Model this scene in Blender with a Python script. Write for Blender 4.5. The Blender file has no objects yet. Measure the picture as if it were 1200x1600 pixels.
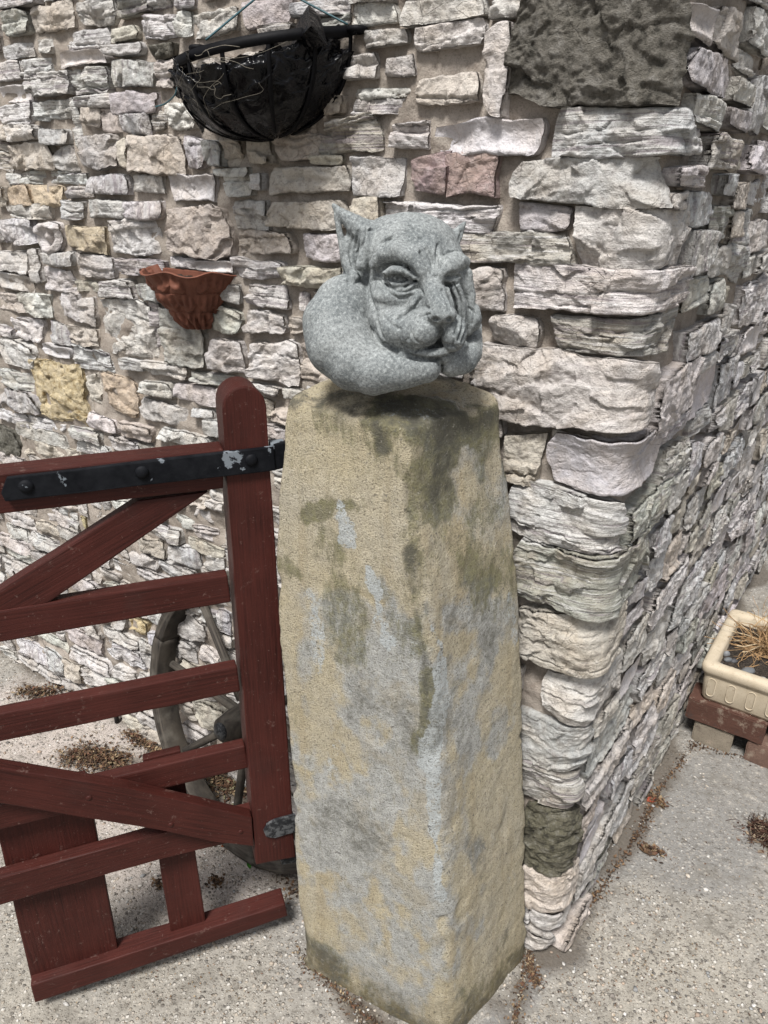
import bpy, bmesh, math, random
import numpy as np
from mathutils import Vector, Matrix
random.seed(7); RNG = np.random.default_rng(7)
S = bpy.context.scene
COL = S.collection
# ------------------------------------------------------------------ camera, world, sun, exposure
F = 1155.0                                       # focal length in photo pixels (photo 1200 x 1600)
EYE = np.array([0.0, 0.0, 1.55])
_up = np.array([26.0, 2610.0, 1155.0]); _up /= np.linalg.norm(_up)     # world up seen in camera axes
_x = np.array([1.0, 0, 0]) - _up * _up[0]; _x /= np.linalg.norm(_x)
_y = np.cross(_up, _x)
MW = np.array([_x, _y, _up])                      # camera axes -> world
cam_data = bpy.data.cameras.new('camera'); cam = bpy.data.objects.new('camera', cam_data); COL.objects.link(cam)
cam_data.sensor_fit = 'VERTICAL'; cam_data.sensor_height = 36.0; cam_data.sensor_width = 27.0
cam_data.lens = F * 36.0 / 1600.0; cam_data.clip_start = 0.02; cam_data.clip_end = 500
cam.matrix_world = Matrix([[*MW[0], EYE[0]], [*MW[1], EYE[1]], [*MW[2], EYE[2]], [0, 0, 0, 1]])
S.camera = cam
W = bpy.data.worlds.new('World'); S.world = W; W.use_nodes = True
SUN_EL, SUN_AZ = 60.0, -112.0                     # azimuth of the sun, degrees from +x, behind the camera on the left
nt = W.node_tree; nt.nodes.clear()
o_ = nt.nodes.new('ShaderNodeOutputWorld'); b_ = nt.nodes.new('ShaderNodeBackground'); s_ = nt.nodes.new('ShaderNodeTexSky')
h_ = nt.nodes.new('ShaderNodeHueSaturation'); h_.inputs['Saturation'].default_value = 0.38
s_.sky_type = 'NISHITA'; s_.sun_disc = False; s_.sun_elevation = math.radians(SUN_EL)
s_.sun_rotation = math.radians(90 - SUN_AZ); s_.dust_density = 3.0; s_.air_density = 1.0
b_.inputs['Strength'].default_value = 0.066
nt.links.new(s_.outputs[0], h_.inputs['Color']); nt.links.new(h_.outputs[0], b_.inputs['Color']); nt.links.new(b_.outputs[0], o_.inputs[0])
sd = bpy.data.lights.new('sun', 'SUN'); sun = bpy.data.objects.new('sun', sd); COL.objects.link(sun)
sd.energy = 3.0; sd.angle = math.radians(14); sd.color = (1.0, 0.98, 0.95)
_d = Vector((math.cos(math.radians(SUN_AZ)) * math.cos(math.radians(SUN_EL)), math.sin(math.radians(SUN_AZ)) * math.cos(math.radians(SUN_EL)), math.sin(math.radians(SUN_EL))))
sun.rotation_euler = _d.to_track_quat('Z', 'Y').to_euler()
S.view_settings.view_transform = 'Standard'; S.view_settings.look = 'None'; S.view_settings.gamma = 1
S.view_settings.use_curve_mapping = False; S.view_settings.exposure = 1.02

# ------------------------------------------------------------------ geometry helpers
def ray(px, py):
    c = np.array([px - 600.0, 800.0 - py, -F]); return MW @ c
def project(P):
    P = np.asarray(P, float); c = (P - EYE) @ MW
    return np.stack([600 + F * c[..., 0] / -c[..., 2], 800 - F * c[..., 1] / -c[..., 2]], -1)
def on_plane(px, py, P0, N):
    r = ray(px, py); t = np.dot(P0 - EYE, N) / np.dot(r, N); return EYE + t * r
def ground_at(px, py, z=0.0):
    return on_plane(px, py, np.array([0, 0, z]), np.array([0, 0, 1.0]))
def unit(v): v = np.asarray(v, float); return v / np.linalg.norm(v)

def _hash(ix, iy, iz):
    h = (ix.astype(np.int64) * 374761393 + iy.astype(np.int64) * 668265263 + iz.astype(np.int64) * 2147483647) & 0xffffffff
    h = ((h ^ (h >> 13)) * 1274126177) & 0xffffffff
    return ((h ^ (h >> 16)) & 0xffff) / 32767.5 - 1.0
def noise3(x, y, z, lin=False):
    x, y, z = np.broadcast_arrays(np.asarray(x, float), np.asarray(y, float), np.asarray(z, float))
    fx, fy, fz = np.floor(x), np.floor(y), np.floor(z)
    ix, iy, iz = fx.astype(np.int64), fy.astype(np.int64), fz.astype(np.int64)
    u, v, w = x - fx, y - fy, z - fz
    if not lin: u = u * u * (3 - 2 * u); v = v * v * (3 - 2 * v); w = w * w * (3 - 2 * w)
    r = 0
    for a in (0, 1):
        for b in (0, 1):
            for c in (0, 1):
                r = r + _hash(ix + a, iy + b, iz + c) * (u if a else 1 - u) * (v if b else 1 - v) * (w if c else 1 - w)
    return r
def fbm(x, y, z, oct=3, gain=0.5):
    r = 0; a = 1.0
    for i in range(oct):
        r = r + a * noise3(x, y, z); x = x * 2.03 + 17.1; y = y * 2.03 + 5.3; z = z * 2.03 + 9.7; a *= gain
    return r

def mesh_np(name, verts, faces, smooth=True):
    """faces: (n,4) or (n,3) int array, or a list of such"""
    me = bpy.data.meshes.new(name)
    verts = np.ascontiguousarray(verts, dtype=np.float32)
    fl = faces if isinstance(faces, list) else [faces]
    fl = [np.asarray(f, dtype=np.int32) for f in fl if len(f)]
    loops = np.concatenate([f.ravel() for f in fl])
    starts = []; k = 0
    for f in fl:
        starts.append(k + np.arange(len(f), dtype=np.int32) * f.shape[1]); k += f.size
    starts = np.concatenate(starts).astype(np.int32)
    me.vertices.add(len(verts)); me.vertices.foreach_set('co', verts.ravel())
    me.loops.add(len(loops)); me.loops.foreach_set('vertex_index', loops)
    me.polygons.add(len(starts)); me.polygons.foreach_set('loop_start', starts)
    if smooth: me.polygons.foreach_set('use_smooth', np.ones(len(starts), dtype=bool))
    me.update(calc_edges=True); me.validate()
    return me
def grid_faces(nu, nv, off=0, flip=False, close_u=False):
    i, j = np.meshgrid(np.arange(nu - (0 if close_u else 1)), np.arange(nv - 1), indexing='ij')
    i2 = (i + 1) % nu
    a, b, c, d = i * nv + j, i2 * nv + j, i2 * nv + j + 1, i * nv + j + 1
    f = np.stack([a, b, c, d] if not flip else [a, d, c, b], -1).reshape(-1, 4)
    return f + off
def link(name, me, mat=None, parent=None, loc=None):
    o = bpy.data.objects.new(name, me); COL.objects.link(o)
    if mat is not None and me is not None and len(me.materials) == 0: me.materials.append(mat)
    if parent is not None:
        o.parent = parent
        o.matrix_parent_inverse = Matrix.Identity(4)
        if loc is None: o.location = -Vector(parent_world(parent))
    if loc is not None: o.location = loc
    return o
_PW = {}
def parent_world(p): return _PW.get(p.name, (0, 0, 0))
def tag(o, label=None, cat=None, group=None, kind=None):
    if label: o['label'] = label
    if cat: o['category'] = cat
    if group: o['group'] = group
    if kind: o['kind'] = kind
    return o
def thing(name, loc, label, cat, group=None, kind=None):
    """an Empty standing at the base of the thing; its parts hold world-space vertices shifted by -loc"""
    o = bpy.data.objects.new(name, None); COL.objects.link(o); o.location = Vector(loc); o.empty_display_size = 0.05
    tag(o, label, cat, group, kind); _PW[o.name] = tuple(loc)
    return o
def bm_obj(name, bm, mat, parent=None, smooth=False, bevel=0.0, seg=2):
    if bevel:
        bmesh.ops.bevel(bm, geom=list(bm.edges), offset=bevel, segments=seg, profile=0.6, affect='EDGES', clamp_overlap=True)
    bmesh.ops.recalc_face_normals(bm, faces=bm.faces)
    me = bpy.data.meshes.new(name); bm.to_mesh(me); bm.free()
    if smooth: me.polygons.foreach_set('use_smooth', [True] * len(me.polygons))
    return link(name, me, mat, parent)
def tube_np(pts, rad, n=8, cap=True):
    """swept tube as (verts, [quads])"""
    pts = np.asarray(pts, float); m = len(pts)
    rad = np.broadcast_to(np.asarray(rad, float), (m,))
    T = np.gradient(pts, axis=0); T /= np.linalg.norm(T, axis=1)[:, None] + 1e-12
    ref = np.array([0, 0, 1.0]) if abs(T[0, 2]) < 0.9 else np.array([1.0, 0, 0])
    N = np.zeros_like(T); v = ref - T[0] * np.dot(ref, T[0]); N[0] = unit(v)
    for i in range(1, m):
        v = N[i - 1] - T[i] * np.dot(N[i - 1], T[i]); N[i] = v / (np.linalg.norm(v) + 1e-12)
    B = np.cross(T, N); a = np.linspace(0, 2 * np.pi, n, endpoint=False)
    V = pts[None] + rad[None, :, None] * (np.cos(a)[:, None, None] * N[None] + np.sin(a)[:, None, None] * B[None])
    fs = [grid_faces(n, m, close_u=True)]
    V = V.reshape(-1, 3)
    if cap:
        c0, c1 = len(V), len(V) + 1
        V = np.vstack([V, pts[0] - T[0] * rad[0] * .3, pts[-1] + T[-1] * rad[-1] * .3])
        k = np.arange(n); k2 = (k + 1) % n
        fs.append(np.stack([k * m, np.full(n, c0), k2 * m], -1)); fs.append(np.stack([k * m + m - 1, k2 * m + m - 1, np.full(n, c1)], -1))
    return V, fs
def spline(pts, n=24):
    """Catmull-Rom through the points"""
    p = np.asarray(pts, float); p = np.vstack([2 * p[0] - p[1], p, 2 * p[-1] - p[-2]])
    out = []; segs = len(p) - 3
    for i in range(segs):
        t = np.linspace(0, 1, max(2, n // segs), endpoint=(i == segs - 1))[:, None]
        a, b, c, d = p[i], p[i + 1], p[i + 2], p[i + 3]
        out.append(0.5 * ((2 * b) + (-a + c) * t + (2 * a - 5 * b + 4 * c - d) * t ** 2 + (-a + 3 * b - 3 * c + d) * t ** 3))
    return np.vstack(out)
class Merge:
    def __init__(s): s.v = []; s.f4 = []; s.f3 = []; s.n = 0; s.c = []
    def add(s, V, fs, color=None):
        for f in (fs if isinstance(fs, list) else [fs]):
            f = np.asarray(f)
            if len(f): (s.f4 if f.shape[1] == 4 else s.f3).append(f + s.n)
        s.v.append(V); s.n += len(V)
        s.c.append(np.tile(np.array(color if color is not None else (1, 1, 1), float), (len(V), 1)))
    def mesh(s, name, smooth=True, colors=False):
        fl = []
        if s.f4: fl.append(np.concatenate(s.f4))
        if s.f3: fl.append(np.concatenate(s.f3))
        me = mesh_np(name, np.concatenate(s.v), fl, smooth)
        if colors: set_attr(me, 'tint', np.concatenate(s.c))
        return me
def set_attr(me, name, rgb):
    a = me.color_attributes.new(name, 'FLOAT_COLOR', 'POINT')
    arr = np.ones((len(rgb), 4), dtype=np.float32); arr[:, :rgb.shape[1]] = rgb
    a.data.foreach_set('color', arr.ravel())

# ------------------------------------------------------------------ materials
class NM:
    def __init__(s, name):
        s.m = bpy.data.materials.new(name); s.m.use_nodes = True; s.t = s.m.node_tree; s.t.nodes.clear()
        s.out = s.n('ShaderNodeOutputMaterial'); s.p = s.n('ShaderNodeBsdfPrincipled'); s.l(s.p.outputs[0], s.out.inputs[0])
        s.p.inputs['Roughness'].default_value = 0.9; s.p.inputs['Specular IOR Level'].default_value = 0.3
    def n(s, t, **k):
        x = s.t.nodes.new(t)
        for a, b in k.items(): setattr(x, a, b)
        return x
    def l(s, a, b): s.t.links.new(a, b)
    def put(s, inp, v):
        if hasattr(v, 'is_linked') or isinstance(v, bpy.types.NodeSocket): s.l(v, inp)
        else: inp.default_value = v
    def coord(s, kind='Object', scale=(1, 1, 1), rnd=False):
        c = s.n('ShaderNodeTexCoord').outputs[kind]
        m = s.n('ShaderNodeMapping'); m.inputs['Scale'].default_value = scale; s.l(c, m.inputs[0])
        if rnd:
            oi = s.n('ShaderNodeObjectInfo'); mu = s.n('ShaderNodeVectorMath', operation='SCALE'); mu.inputs[0].default_value = (37, 91, 53)
            s.l(oi.outputs['Random'], mu.inputs['Scale']); s.l(mu.outputs[0], m.inputs['Location'])
        return m.outputs[0]
    def noise(s, vec, scale, detail=4, rough=0.6, dist=0.0):
        x = s.n('ShaderNodeTexNoise'); s.l(vec, x.inputs['Vector']); x.inputs['Scale'].default_value = scale
        x.inputs['Detail'].default_value = detail; x.inputs['Roughness'].default_value = rough; x.inputs['Distortion'].default_value = dist
        return x.outputs['Fac']
    def vor(s, vec, scale, feature='F1', out='Distance', rand=1.0):
        x = s.n('ShaderNodeTexVoronoi', feature=feature); s.l(vec, x.inputs['Vector']); x.inputs['Scale'].default_value = scale
        x.inputs['Randomness'].default_value = rand
        return x.outputs[out]
    def ramp(s, fac, stops, interp='LINEAR'):
        x = s.n('ShaderNodeValToRGB'); x.color_ramp.interpolation = interp; e = x.color_ramp.elements
        while len(e) < len(stops): e.new(0.5)
        for el, (p, c) in zip(e, stops):
            el.position = p; el.color = (c, c, c, 1) if isinstance(c, (int, float)) else (*c[:3], 1)
        s.l(fac, x.inputs[0]); return x.outputs[0]
    def mix(s, fac, a, b, mode='MIX'):
        x = s.n('ShaderNodeMix', data_type='RGBA', blend_type=mode); 
        s.put(x.inputs[0], fac)
        for i, v in ((6, a), (7, b)):
            if isinstance(v, (tuple, list)): x.inputs[i].default_value = (*v[:3], 1)
            elif isinstance(v, (int, float)): x.inputs[i].default_value = (v, v, v, 1)
            else: s.l(v, x.inputs[i])
        return x.outputs[2]
    def math(s, op, a, b=0.0, c=None):
        x = s.n('ShaderNodeMath', operation=op); s.put(x.inputs[0], a); s.put(x.inputs[1], b)
        if c is not None: s.put(x.inputs[2], c)
        return x.outputs[0]
    def bump(s, h, strength=0.5, dist=0.002, normal=None):
        x = s.n('ShaderNodeBump'); x.inputs['Strength'].default_value = strength; x.inputs['Distance'].default_value = dist
        s.l(h, x.inputs['Height'])
        if normal is not None: s.l(normal, x.inputs['Normal'])
        s.l(x.outputs[0], s.p.inputs['Normal']); return x.outputs[0]
    def color(s, c): s.put(s.p.inputs['Base Color'], (*c, 1) if isinstance(c, tuple) else c)
    def rough(s, r): s.put(s.p.inputs['Roughness'], r)
    def attr(s, name):
        x = s.n('ShaderNodeAttribute'); x.attribute_name = name; return x
def lv(c, k): return tuple(k * x for x in c)

def stone_material(name, strata=0.5, vertical=False, dark=0.35, stain=(0.13, 0.11, 0.10), warm=(0.40, 0.30, 0.19), fine=1.0):
    m = NM(name); co = m.coord('Object', rnd=True)
    base = m.n('ShaderNodeObjectInfo').outputs['Color']
    big = m.noise(co, 14, 5, 0.6, 0.4); mid = m.noise(co, 55, 6, 0.65); fin = m.noise(co, 320, 4, 0.7)
    c = m.mix(m.ramp(big, [(0.42, 0.0), (0.66, 0.55)]), base, m.mix(0.55, base, warm))
    c = m.mix(m.ramp(mid, [(0.33, min(1, dark * 1.9)), (0.50, 0.0)]), c, stain)
    c = m.mix(m.ramp(mid, [(0.52, 0.0), (0.72, 0.42)]), c, m.mix(0.5, base, (0.60, 0.585, 0.555)))
    sc = (110, 110, 9) if vertical else (7, 7, 190)
    st = m.noise(m.coord('Object', sc, rnd=True), 1.0, 4, 0.55, 0.6)
    if strata > 0:
        c = m.mix(m.ramp(st, [(0.36, strata * 0.8), (0.47, 0.0)]), c, (0.20, 0.17, 0.185))
        c = m.mix(m.ramp(st, [(0.55, 0.0), (0.66, strata * .8)]), c, (0.58, 0.565, 0.555))
    c = m.mix(m.ramp(fin, [(0.32, 0.5), (0.46, 0.0)]), c, m.mix(0.8, c, (0.08, 0.07, 0.06)))
    m.color(c); m.rough(0.88)
    h = m.math('MULTIPLY_ADD', mid, 1.3, m.math('MULTIPLY', fin, 0.55 * fine))
    h = m.math('MULTIPLY_ADD', st, 1.1 * strata, h)
    cr = m.vor(m.coord('Object', (1, 1, 1), rnd=True), 26, 'DISTANCE_TO_EDGE')
    h = m.math('ADD', h, m.math('MULTIPLY', m.ramp(cr, [(0.0, 0.0), (0.015, 0.3)]), m.ramp(big, [(0.5, 0.0), (0.6, 1.0)])))
    m.bump(h, 1.0, 0.0058)
    return m.m
# ------------------------------------------------------------------ the two stone walls and their corner
CX = ground_at(852, 1490)
AL, AR = math.radians(180 - 33.2), math.radians(54.6)
UL = np.array([math.cos(AL), math.sin(AL), 0]); UR = np.array([math.cos(AR), math.sin(AR), 0])
NL = np.array([-UL[1], UL[0], 0]); NL = NL if NL[1] < 0 else -NL
NR = np.array([UR[1], -UR[0], 0])
RC = 0.028
PHI = math.acos(float(np.dot(NL, NR))); DT = RC * math.tan(PHI / 2); LARC = RC * PHI
QC = CX + DT * UL - RC * NL
Zv = np.array([0, 0, 1.0])
def wallP(t, z, n):
    """t: unrolled distance along the walls, negative on the left wall, positive on the right; n: outward"""
    t, z, n = np.broadcast_arrays(t, z, n); t = t[..., None]; n = n[..., None]
    h = LARC / 2
    Pl = CX + DT * UL + (-t - h) * UL + n * NL
    Pr = CX + DT * UR + (t - h) * UR + n * NR
    a = np.clip((t + h) / LARC, 0, 1) * PHI
    Nn = (np.sin(PHI - a) * NL + np.sin(a) * NR) / math.sin(PHI)
    Pa = QC + (RC + n) * Nn
    P = np.where(t < -h, Pl, np.where(t > h, Pr, Pa))
    P = P + z[..., None] * Zv
    return P
def s2t(s, side): return side * (s - DT + LARC / 2)
def wall_hit(px, py, side, n=0.012):
    U, N = (UL, NL) if side < 0 else (UR, NR)
    P = on_plane(px, py, CX + n * N, N); return s2t(float(np.dot(P - CX, U)), side), P[2]
def t_at(px, z, side, n=0.012):
    """unrolled t on a wall where height z shows at picture column px"""
    lo, hi = 0.0, 4.5
    f = lambda s: project(wallP(np.array(s2t(s, side)), np.array(z), np.array(n)))[0]
    for _ in range(40):
        mid = (lo + hi) / 2
        v = f(mid)
        if (v > px) == (side < 0): lo = mid
        else: hi = mid
    return s2t((lo + hi) / 2, side)
def box_left(cx, cy, w, h, side=-1):
    t, z = wall_hit(cx, cy, side)
    ta, tb = t_at(cx - w / 2, z, side), t_at(cx + w / 2, z, side)
    _, z1 = wall_hit(cx, cy - h / 2, side); _, z0 = wall_hit(cx, cy + h / 2, side)
    return min(ta, tb), max(ta, tb), z0, z1

COLS = dict(w=(.53, .515, .49), l=(.51, .50, .49), v=(.48, .475, .48), b=(.48, .44, .385), p=(.45, .425, .42), r=(.33, .25, .25), y=(.50, .43, .27),
            o=(.46, .38, .28), g=(.36, .35, .315), s=(.42, .415, .39), d=(.13, .12, .10), a=(.50, .48, .46), c=(.49, .465, .465), m=(.14, .13, .085))
ST = dict(
    w=stone_material('pale_limestone', 0.25, False, 0.30), l=stone_material('bedded_limestone', 0.85, False, 0.30),
    v=stone_material('streaked_limestone', 0.8, True, 0.30), b=stone_material('buff_limestone', 0.12, False, 0.30),
    d=stone_material('dark_gritstone', 0.0, False, 0.6, (0.03, 0.028, 0.022), (0.17, 0.155, 0.125), 2.0),
    y=stone_material('ochre_sandstone', 0.0, False, 0.55, (0.22, 0.15, 0.06), (0.60, 0.50, 0.30), 1.6),
    c=stone_material('conchoidal_limestone', 0.10, False, 0.12, fine=0.4))
MATOF = dict(w='w', l='l', v='v', b='b', p='b', r='b', y='y', o='b', g='l', s='w', d='d', a='w', c='c', m='d')

def stone_mesh(t0, t1, z0, z1, ty, seed, proud, res, side):
    rng = np.random.default_rng(seed)
    Wd, Hd = (t1 - t0) / 2 + .0022, (z1 - z0) / 2 + .0022; tc, zc = (t0 + t1) / 2, (z0 + z1) / 2
    nu = int(np.clip(2 * Wd / res, 9, 150)); nv = int(np.clip(2 * Hd / (res * (0.75 if ty in 'lgc' else 1.0)), 8, 110))
    a = np.linspace(-1, 1, nu); b = np.linspace(-1, 1, nv)
    # denser near the edges, so that the arris reads
    a = np.sign(a) * (1 - (1 - np.abs(a)) ** 1.15); b = np.sign(b) * (1 - (1 - np.abs(b)) ** 1.15)
    A, B = np.meshgrid(a, b, indexing='ij')
    k = rng.uniform(0.10, 0.45) if ty not in 'a' else 0.8
    if ty in 'lg': k *= 0.7
    mn = min(Wd, Hd)
    u = A * np.sqrt(1 - k * B * B / 2) * Wd; v = B * np.sqrt(1 - k * A * A / 2) * Hd
    q = seed * 7.31 % 997
    u0, v0 = u.copy(), v.copy()
    # taper and skew of the outline, then a ragged edge
    u = u * (1 + rng.uniform(-.12, .12) * B); v = v * (1 + rng.uniform(-.16, .16) * A) + Hd * rng.uniform(-.10, .10) * A
    wv = min(0.011 if ty != 'd' else 0.007, mn * (0.26 if side < 0 else .15))
    u = u + wv * noise3(u0 * 24 + q, v0 * 24, q, True) + 0.35 * wv * noise3(u0 * 100 + q, v0 * 100, 3.3, True)
    v = v + wv * noise3(u0 * 24, v0 * 24 + q, q + 50, True) * 0.9 + 0.35 * wv * noise3(u0 * 100, v0 * 100 + q, 8.8, True)
    dm = np.minimum((1 - np.abs(A)) * Wd, (1 - np.abs(B)) * Hd)
    rr = min(rng.uniform(0.002, 0.0065), mn * 0.5) if proud < .04 else min(.022, mn * .9)
    x = 1 - np.clip(dm / rr, 0, 1)
    n = np.full_like(u, proud) - rr * (1 - np.sqrt(np.clip(1 - x * x, 0, 1))) * 1.1
    if ty != 'a':
        for _ in range(rng.integers(2, 5)):                      # split faces
            g = rng.uniform(0.08, (0.36 if side <= 0 else .20) if ty not in 'd' else 0.14); an = rng.uniform(0, 2 * np.pi)
            d = u0 * math.cos(an) + v0 * math.sin(an); dd = abs(Wd * math.cos(an)) + abs(Hd * math.sin(an))
            n = np.minimum(n, proud + g * (rng.uniform(0.15, 0.75) * dd - d) * 0.75)
    amp = 1.0 if ty not in 'c' else 0.35
    # broken facets: cells with a tilt of their own, jagged borders
    ns = int(np.clip(Wd * Hd * 4 / 0.0011, 3, 22)); su_, sv_ = rng.uniform(-Wd, Wd, ns), rng.uniform(-Hd, Hd, ns)
    ju = u0 + 0.006 * noise3(u0 * 60 + q, v0 * 60, 5.5, True); jv = v0 + 0.006 * noise3(u0 * 60, v0 * 60 + q, 7.5, True)
    cell = np.argmin((ju[..., None] - su_) ** 2 + (1.7 * (jv[..., None] - sv_)) ** 2, axis=-1)
    fk = .28 if side > 0 else 1.0; gx, gy, of = rng.normal(0, .13, ns) * fk, rng.normal(.05, .20, ns) * fk, rng.normal(0, .0018, ns)
    n = n + amp * np.clip(gx[cell] * (u0 - su_[cell]) + gy[cell] * (v0 - sv_[cell]) + of[cell], -.008, .008)
    n = n + amp * ((0.0020 if side >= 0 else .0020) * fbm(u0 * 34 + q, v0 * 45, q, 2) + 0.0014 * fbm(u0 * 120 + q, v0 * 140, q + 9, 2) + 0.0011 * noise3(u0 * 210, v0 * 260 + q, q, True))
    if ty in 'lgwb' and (ty in 'lg' or rng.random() < 0.75):
        lay = rng.integers(2, 6) if ty in 'lg' else rng.integers(2, 5)
        lay = max(2, min(lay, int(2 * Hd / 0.009))); lay = min(lay, 3) if side == 0 else lay
        vv = v0 + 0.0030 * noise3(u0 * 26 + q, q, 1.0, True) + 0.0015 * noise3(u0 * 90 + q, q, 4.0, True) + u0 * rng.uniform(-.08, .08)
        bd = np.sort(rng.uniform(-Hd * .85, Hd * .85, lay - 1)); off = rng.uniform(-0.0075, 0.0035, lay)
        if ty == 'w' or ty == 'b': off *= 0.8
        if side == 0: off *= .6; lay_ = 0
        idx = np.searchsorted(bd, vv.ravel()).reshape(vv.shape)
        n = n + off[idx] + 0.0026 * noise3(u0 * 45 + idx * 13.7 + q, idx * 3.3, q, True)
        for bb in bd: n = n - 0.0055 * np.exp(-((vv - bb) / 0.0014) ** 2) * np.clip(0.4 + noise3(u0 * 30 + bb * 999, q, 2), 0, 1)
    if ty == 'v':
        n = n + 0.0035 * noise3(u0 * 95 + q, v0 * 14, q)
    if ty == 'c':                                                # scooped, shell-like fracture
        vc = rng.uniform(-.1, .3) * Hd
        n = n - 0.011 * np.clip(1 - ((v0 - vc) / (Hd * 0.95)) ** 2, 0, 1) * np.clip(1 - (u0 / (Wd * 1.02)) ** 6, 0, 1) + 0.004 * B
    if ty == 'a':                                                # round fossil with a raised ring
        rad = np.sqrt((u0 / Wd) ** 2 + (v0 / Hd) ** 2)
        n = n + 0.006 * np.exp(-((rad - 0.72) / 0.18) ** 2) - 0.006 * np.exp(-((rad - 0.38) / 0.14) ** 2) + 0.004 * np.exp(-(rad / 0.2) ** 2)
    if ty == 'y':
        for (hx, hz, hr) in ((-.62, .62, .010), (-.30, .42, .0055), (-.55, -.28, .016), (-.45, -.38, .011), (.2, .8, .004)):
            rad = np.hypot(u0 - hx * Wd, (v0 - hz * Hd)); n = n - 0.020 * np.exp(-(rad / hr) ** 4)
        n = n + 0.0016 * noise3(u0 * 190, v0 * 190, q, True)
    if ty in 'dm':
        n = n + 0.0018 * fbm(u0 * 80 + q, v0 * 80, q, 3, 0.7) + .0012 * noise3(u0 * 230, v0 * 230, q, True)
    n = np.maximum(n, -0.006 if ty == 'y' else 0.001)
    # edge rings behind the front
    t = tc + u; z = zc + v
    P = wallP(t, np.maximum(z, 0.0), n)
    idxb = np.concatenate([np.arange(nu) * nv, (nu - 1) * nv + np.arange(1, nv), (np.arange(nu - 1)[::-1]) * nv + nv - 1, np.arange(1, nv - 1)[::-1]])
    tb, zb, nb = t.ravel()[idxb], z.ravel()[idxb], n.ravel()[idxb]
    m = len(idxb); rings = []
    su = 1 + 0.012 * rng.random()
    for fr in (0.55, -0.02):
        nn = nb * fr if fr > 0 else np.full(m, -0.022)
        rings.append(wallP(tc + (tb - tc) * su, np.maximum(zc + (zb - zc) * su, -0.01), nn))
    V = np.vstack([P.reshape(-1, 3)] + rings)
    base = nu * nv; kk = np.arange(m); k2 = (kk + 1) % m
    f1 = np.stack([idxb[kk], base + kk, base + k2, idxb[k2]], -1)
    f2 = np.stack([base + kk, base + m + kk, base + m + k2, base + k2], -1)
    return V, np.vstack([grid_faces(nu, nv), f1[:, ::-1][:, [0, 3, 2, 1]][:, ::-1], f2[:, ::-1][:, [0, 3, 2, 1]][:, ::-1]])

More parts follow.
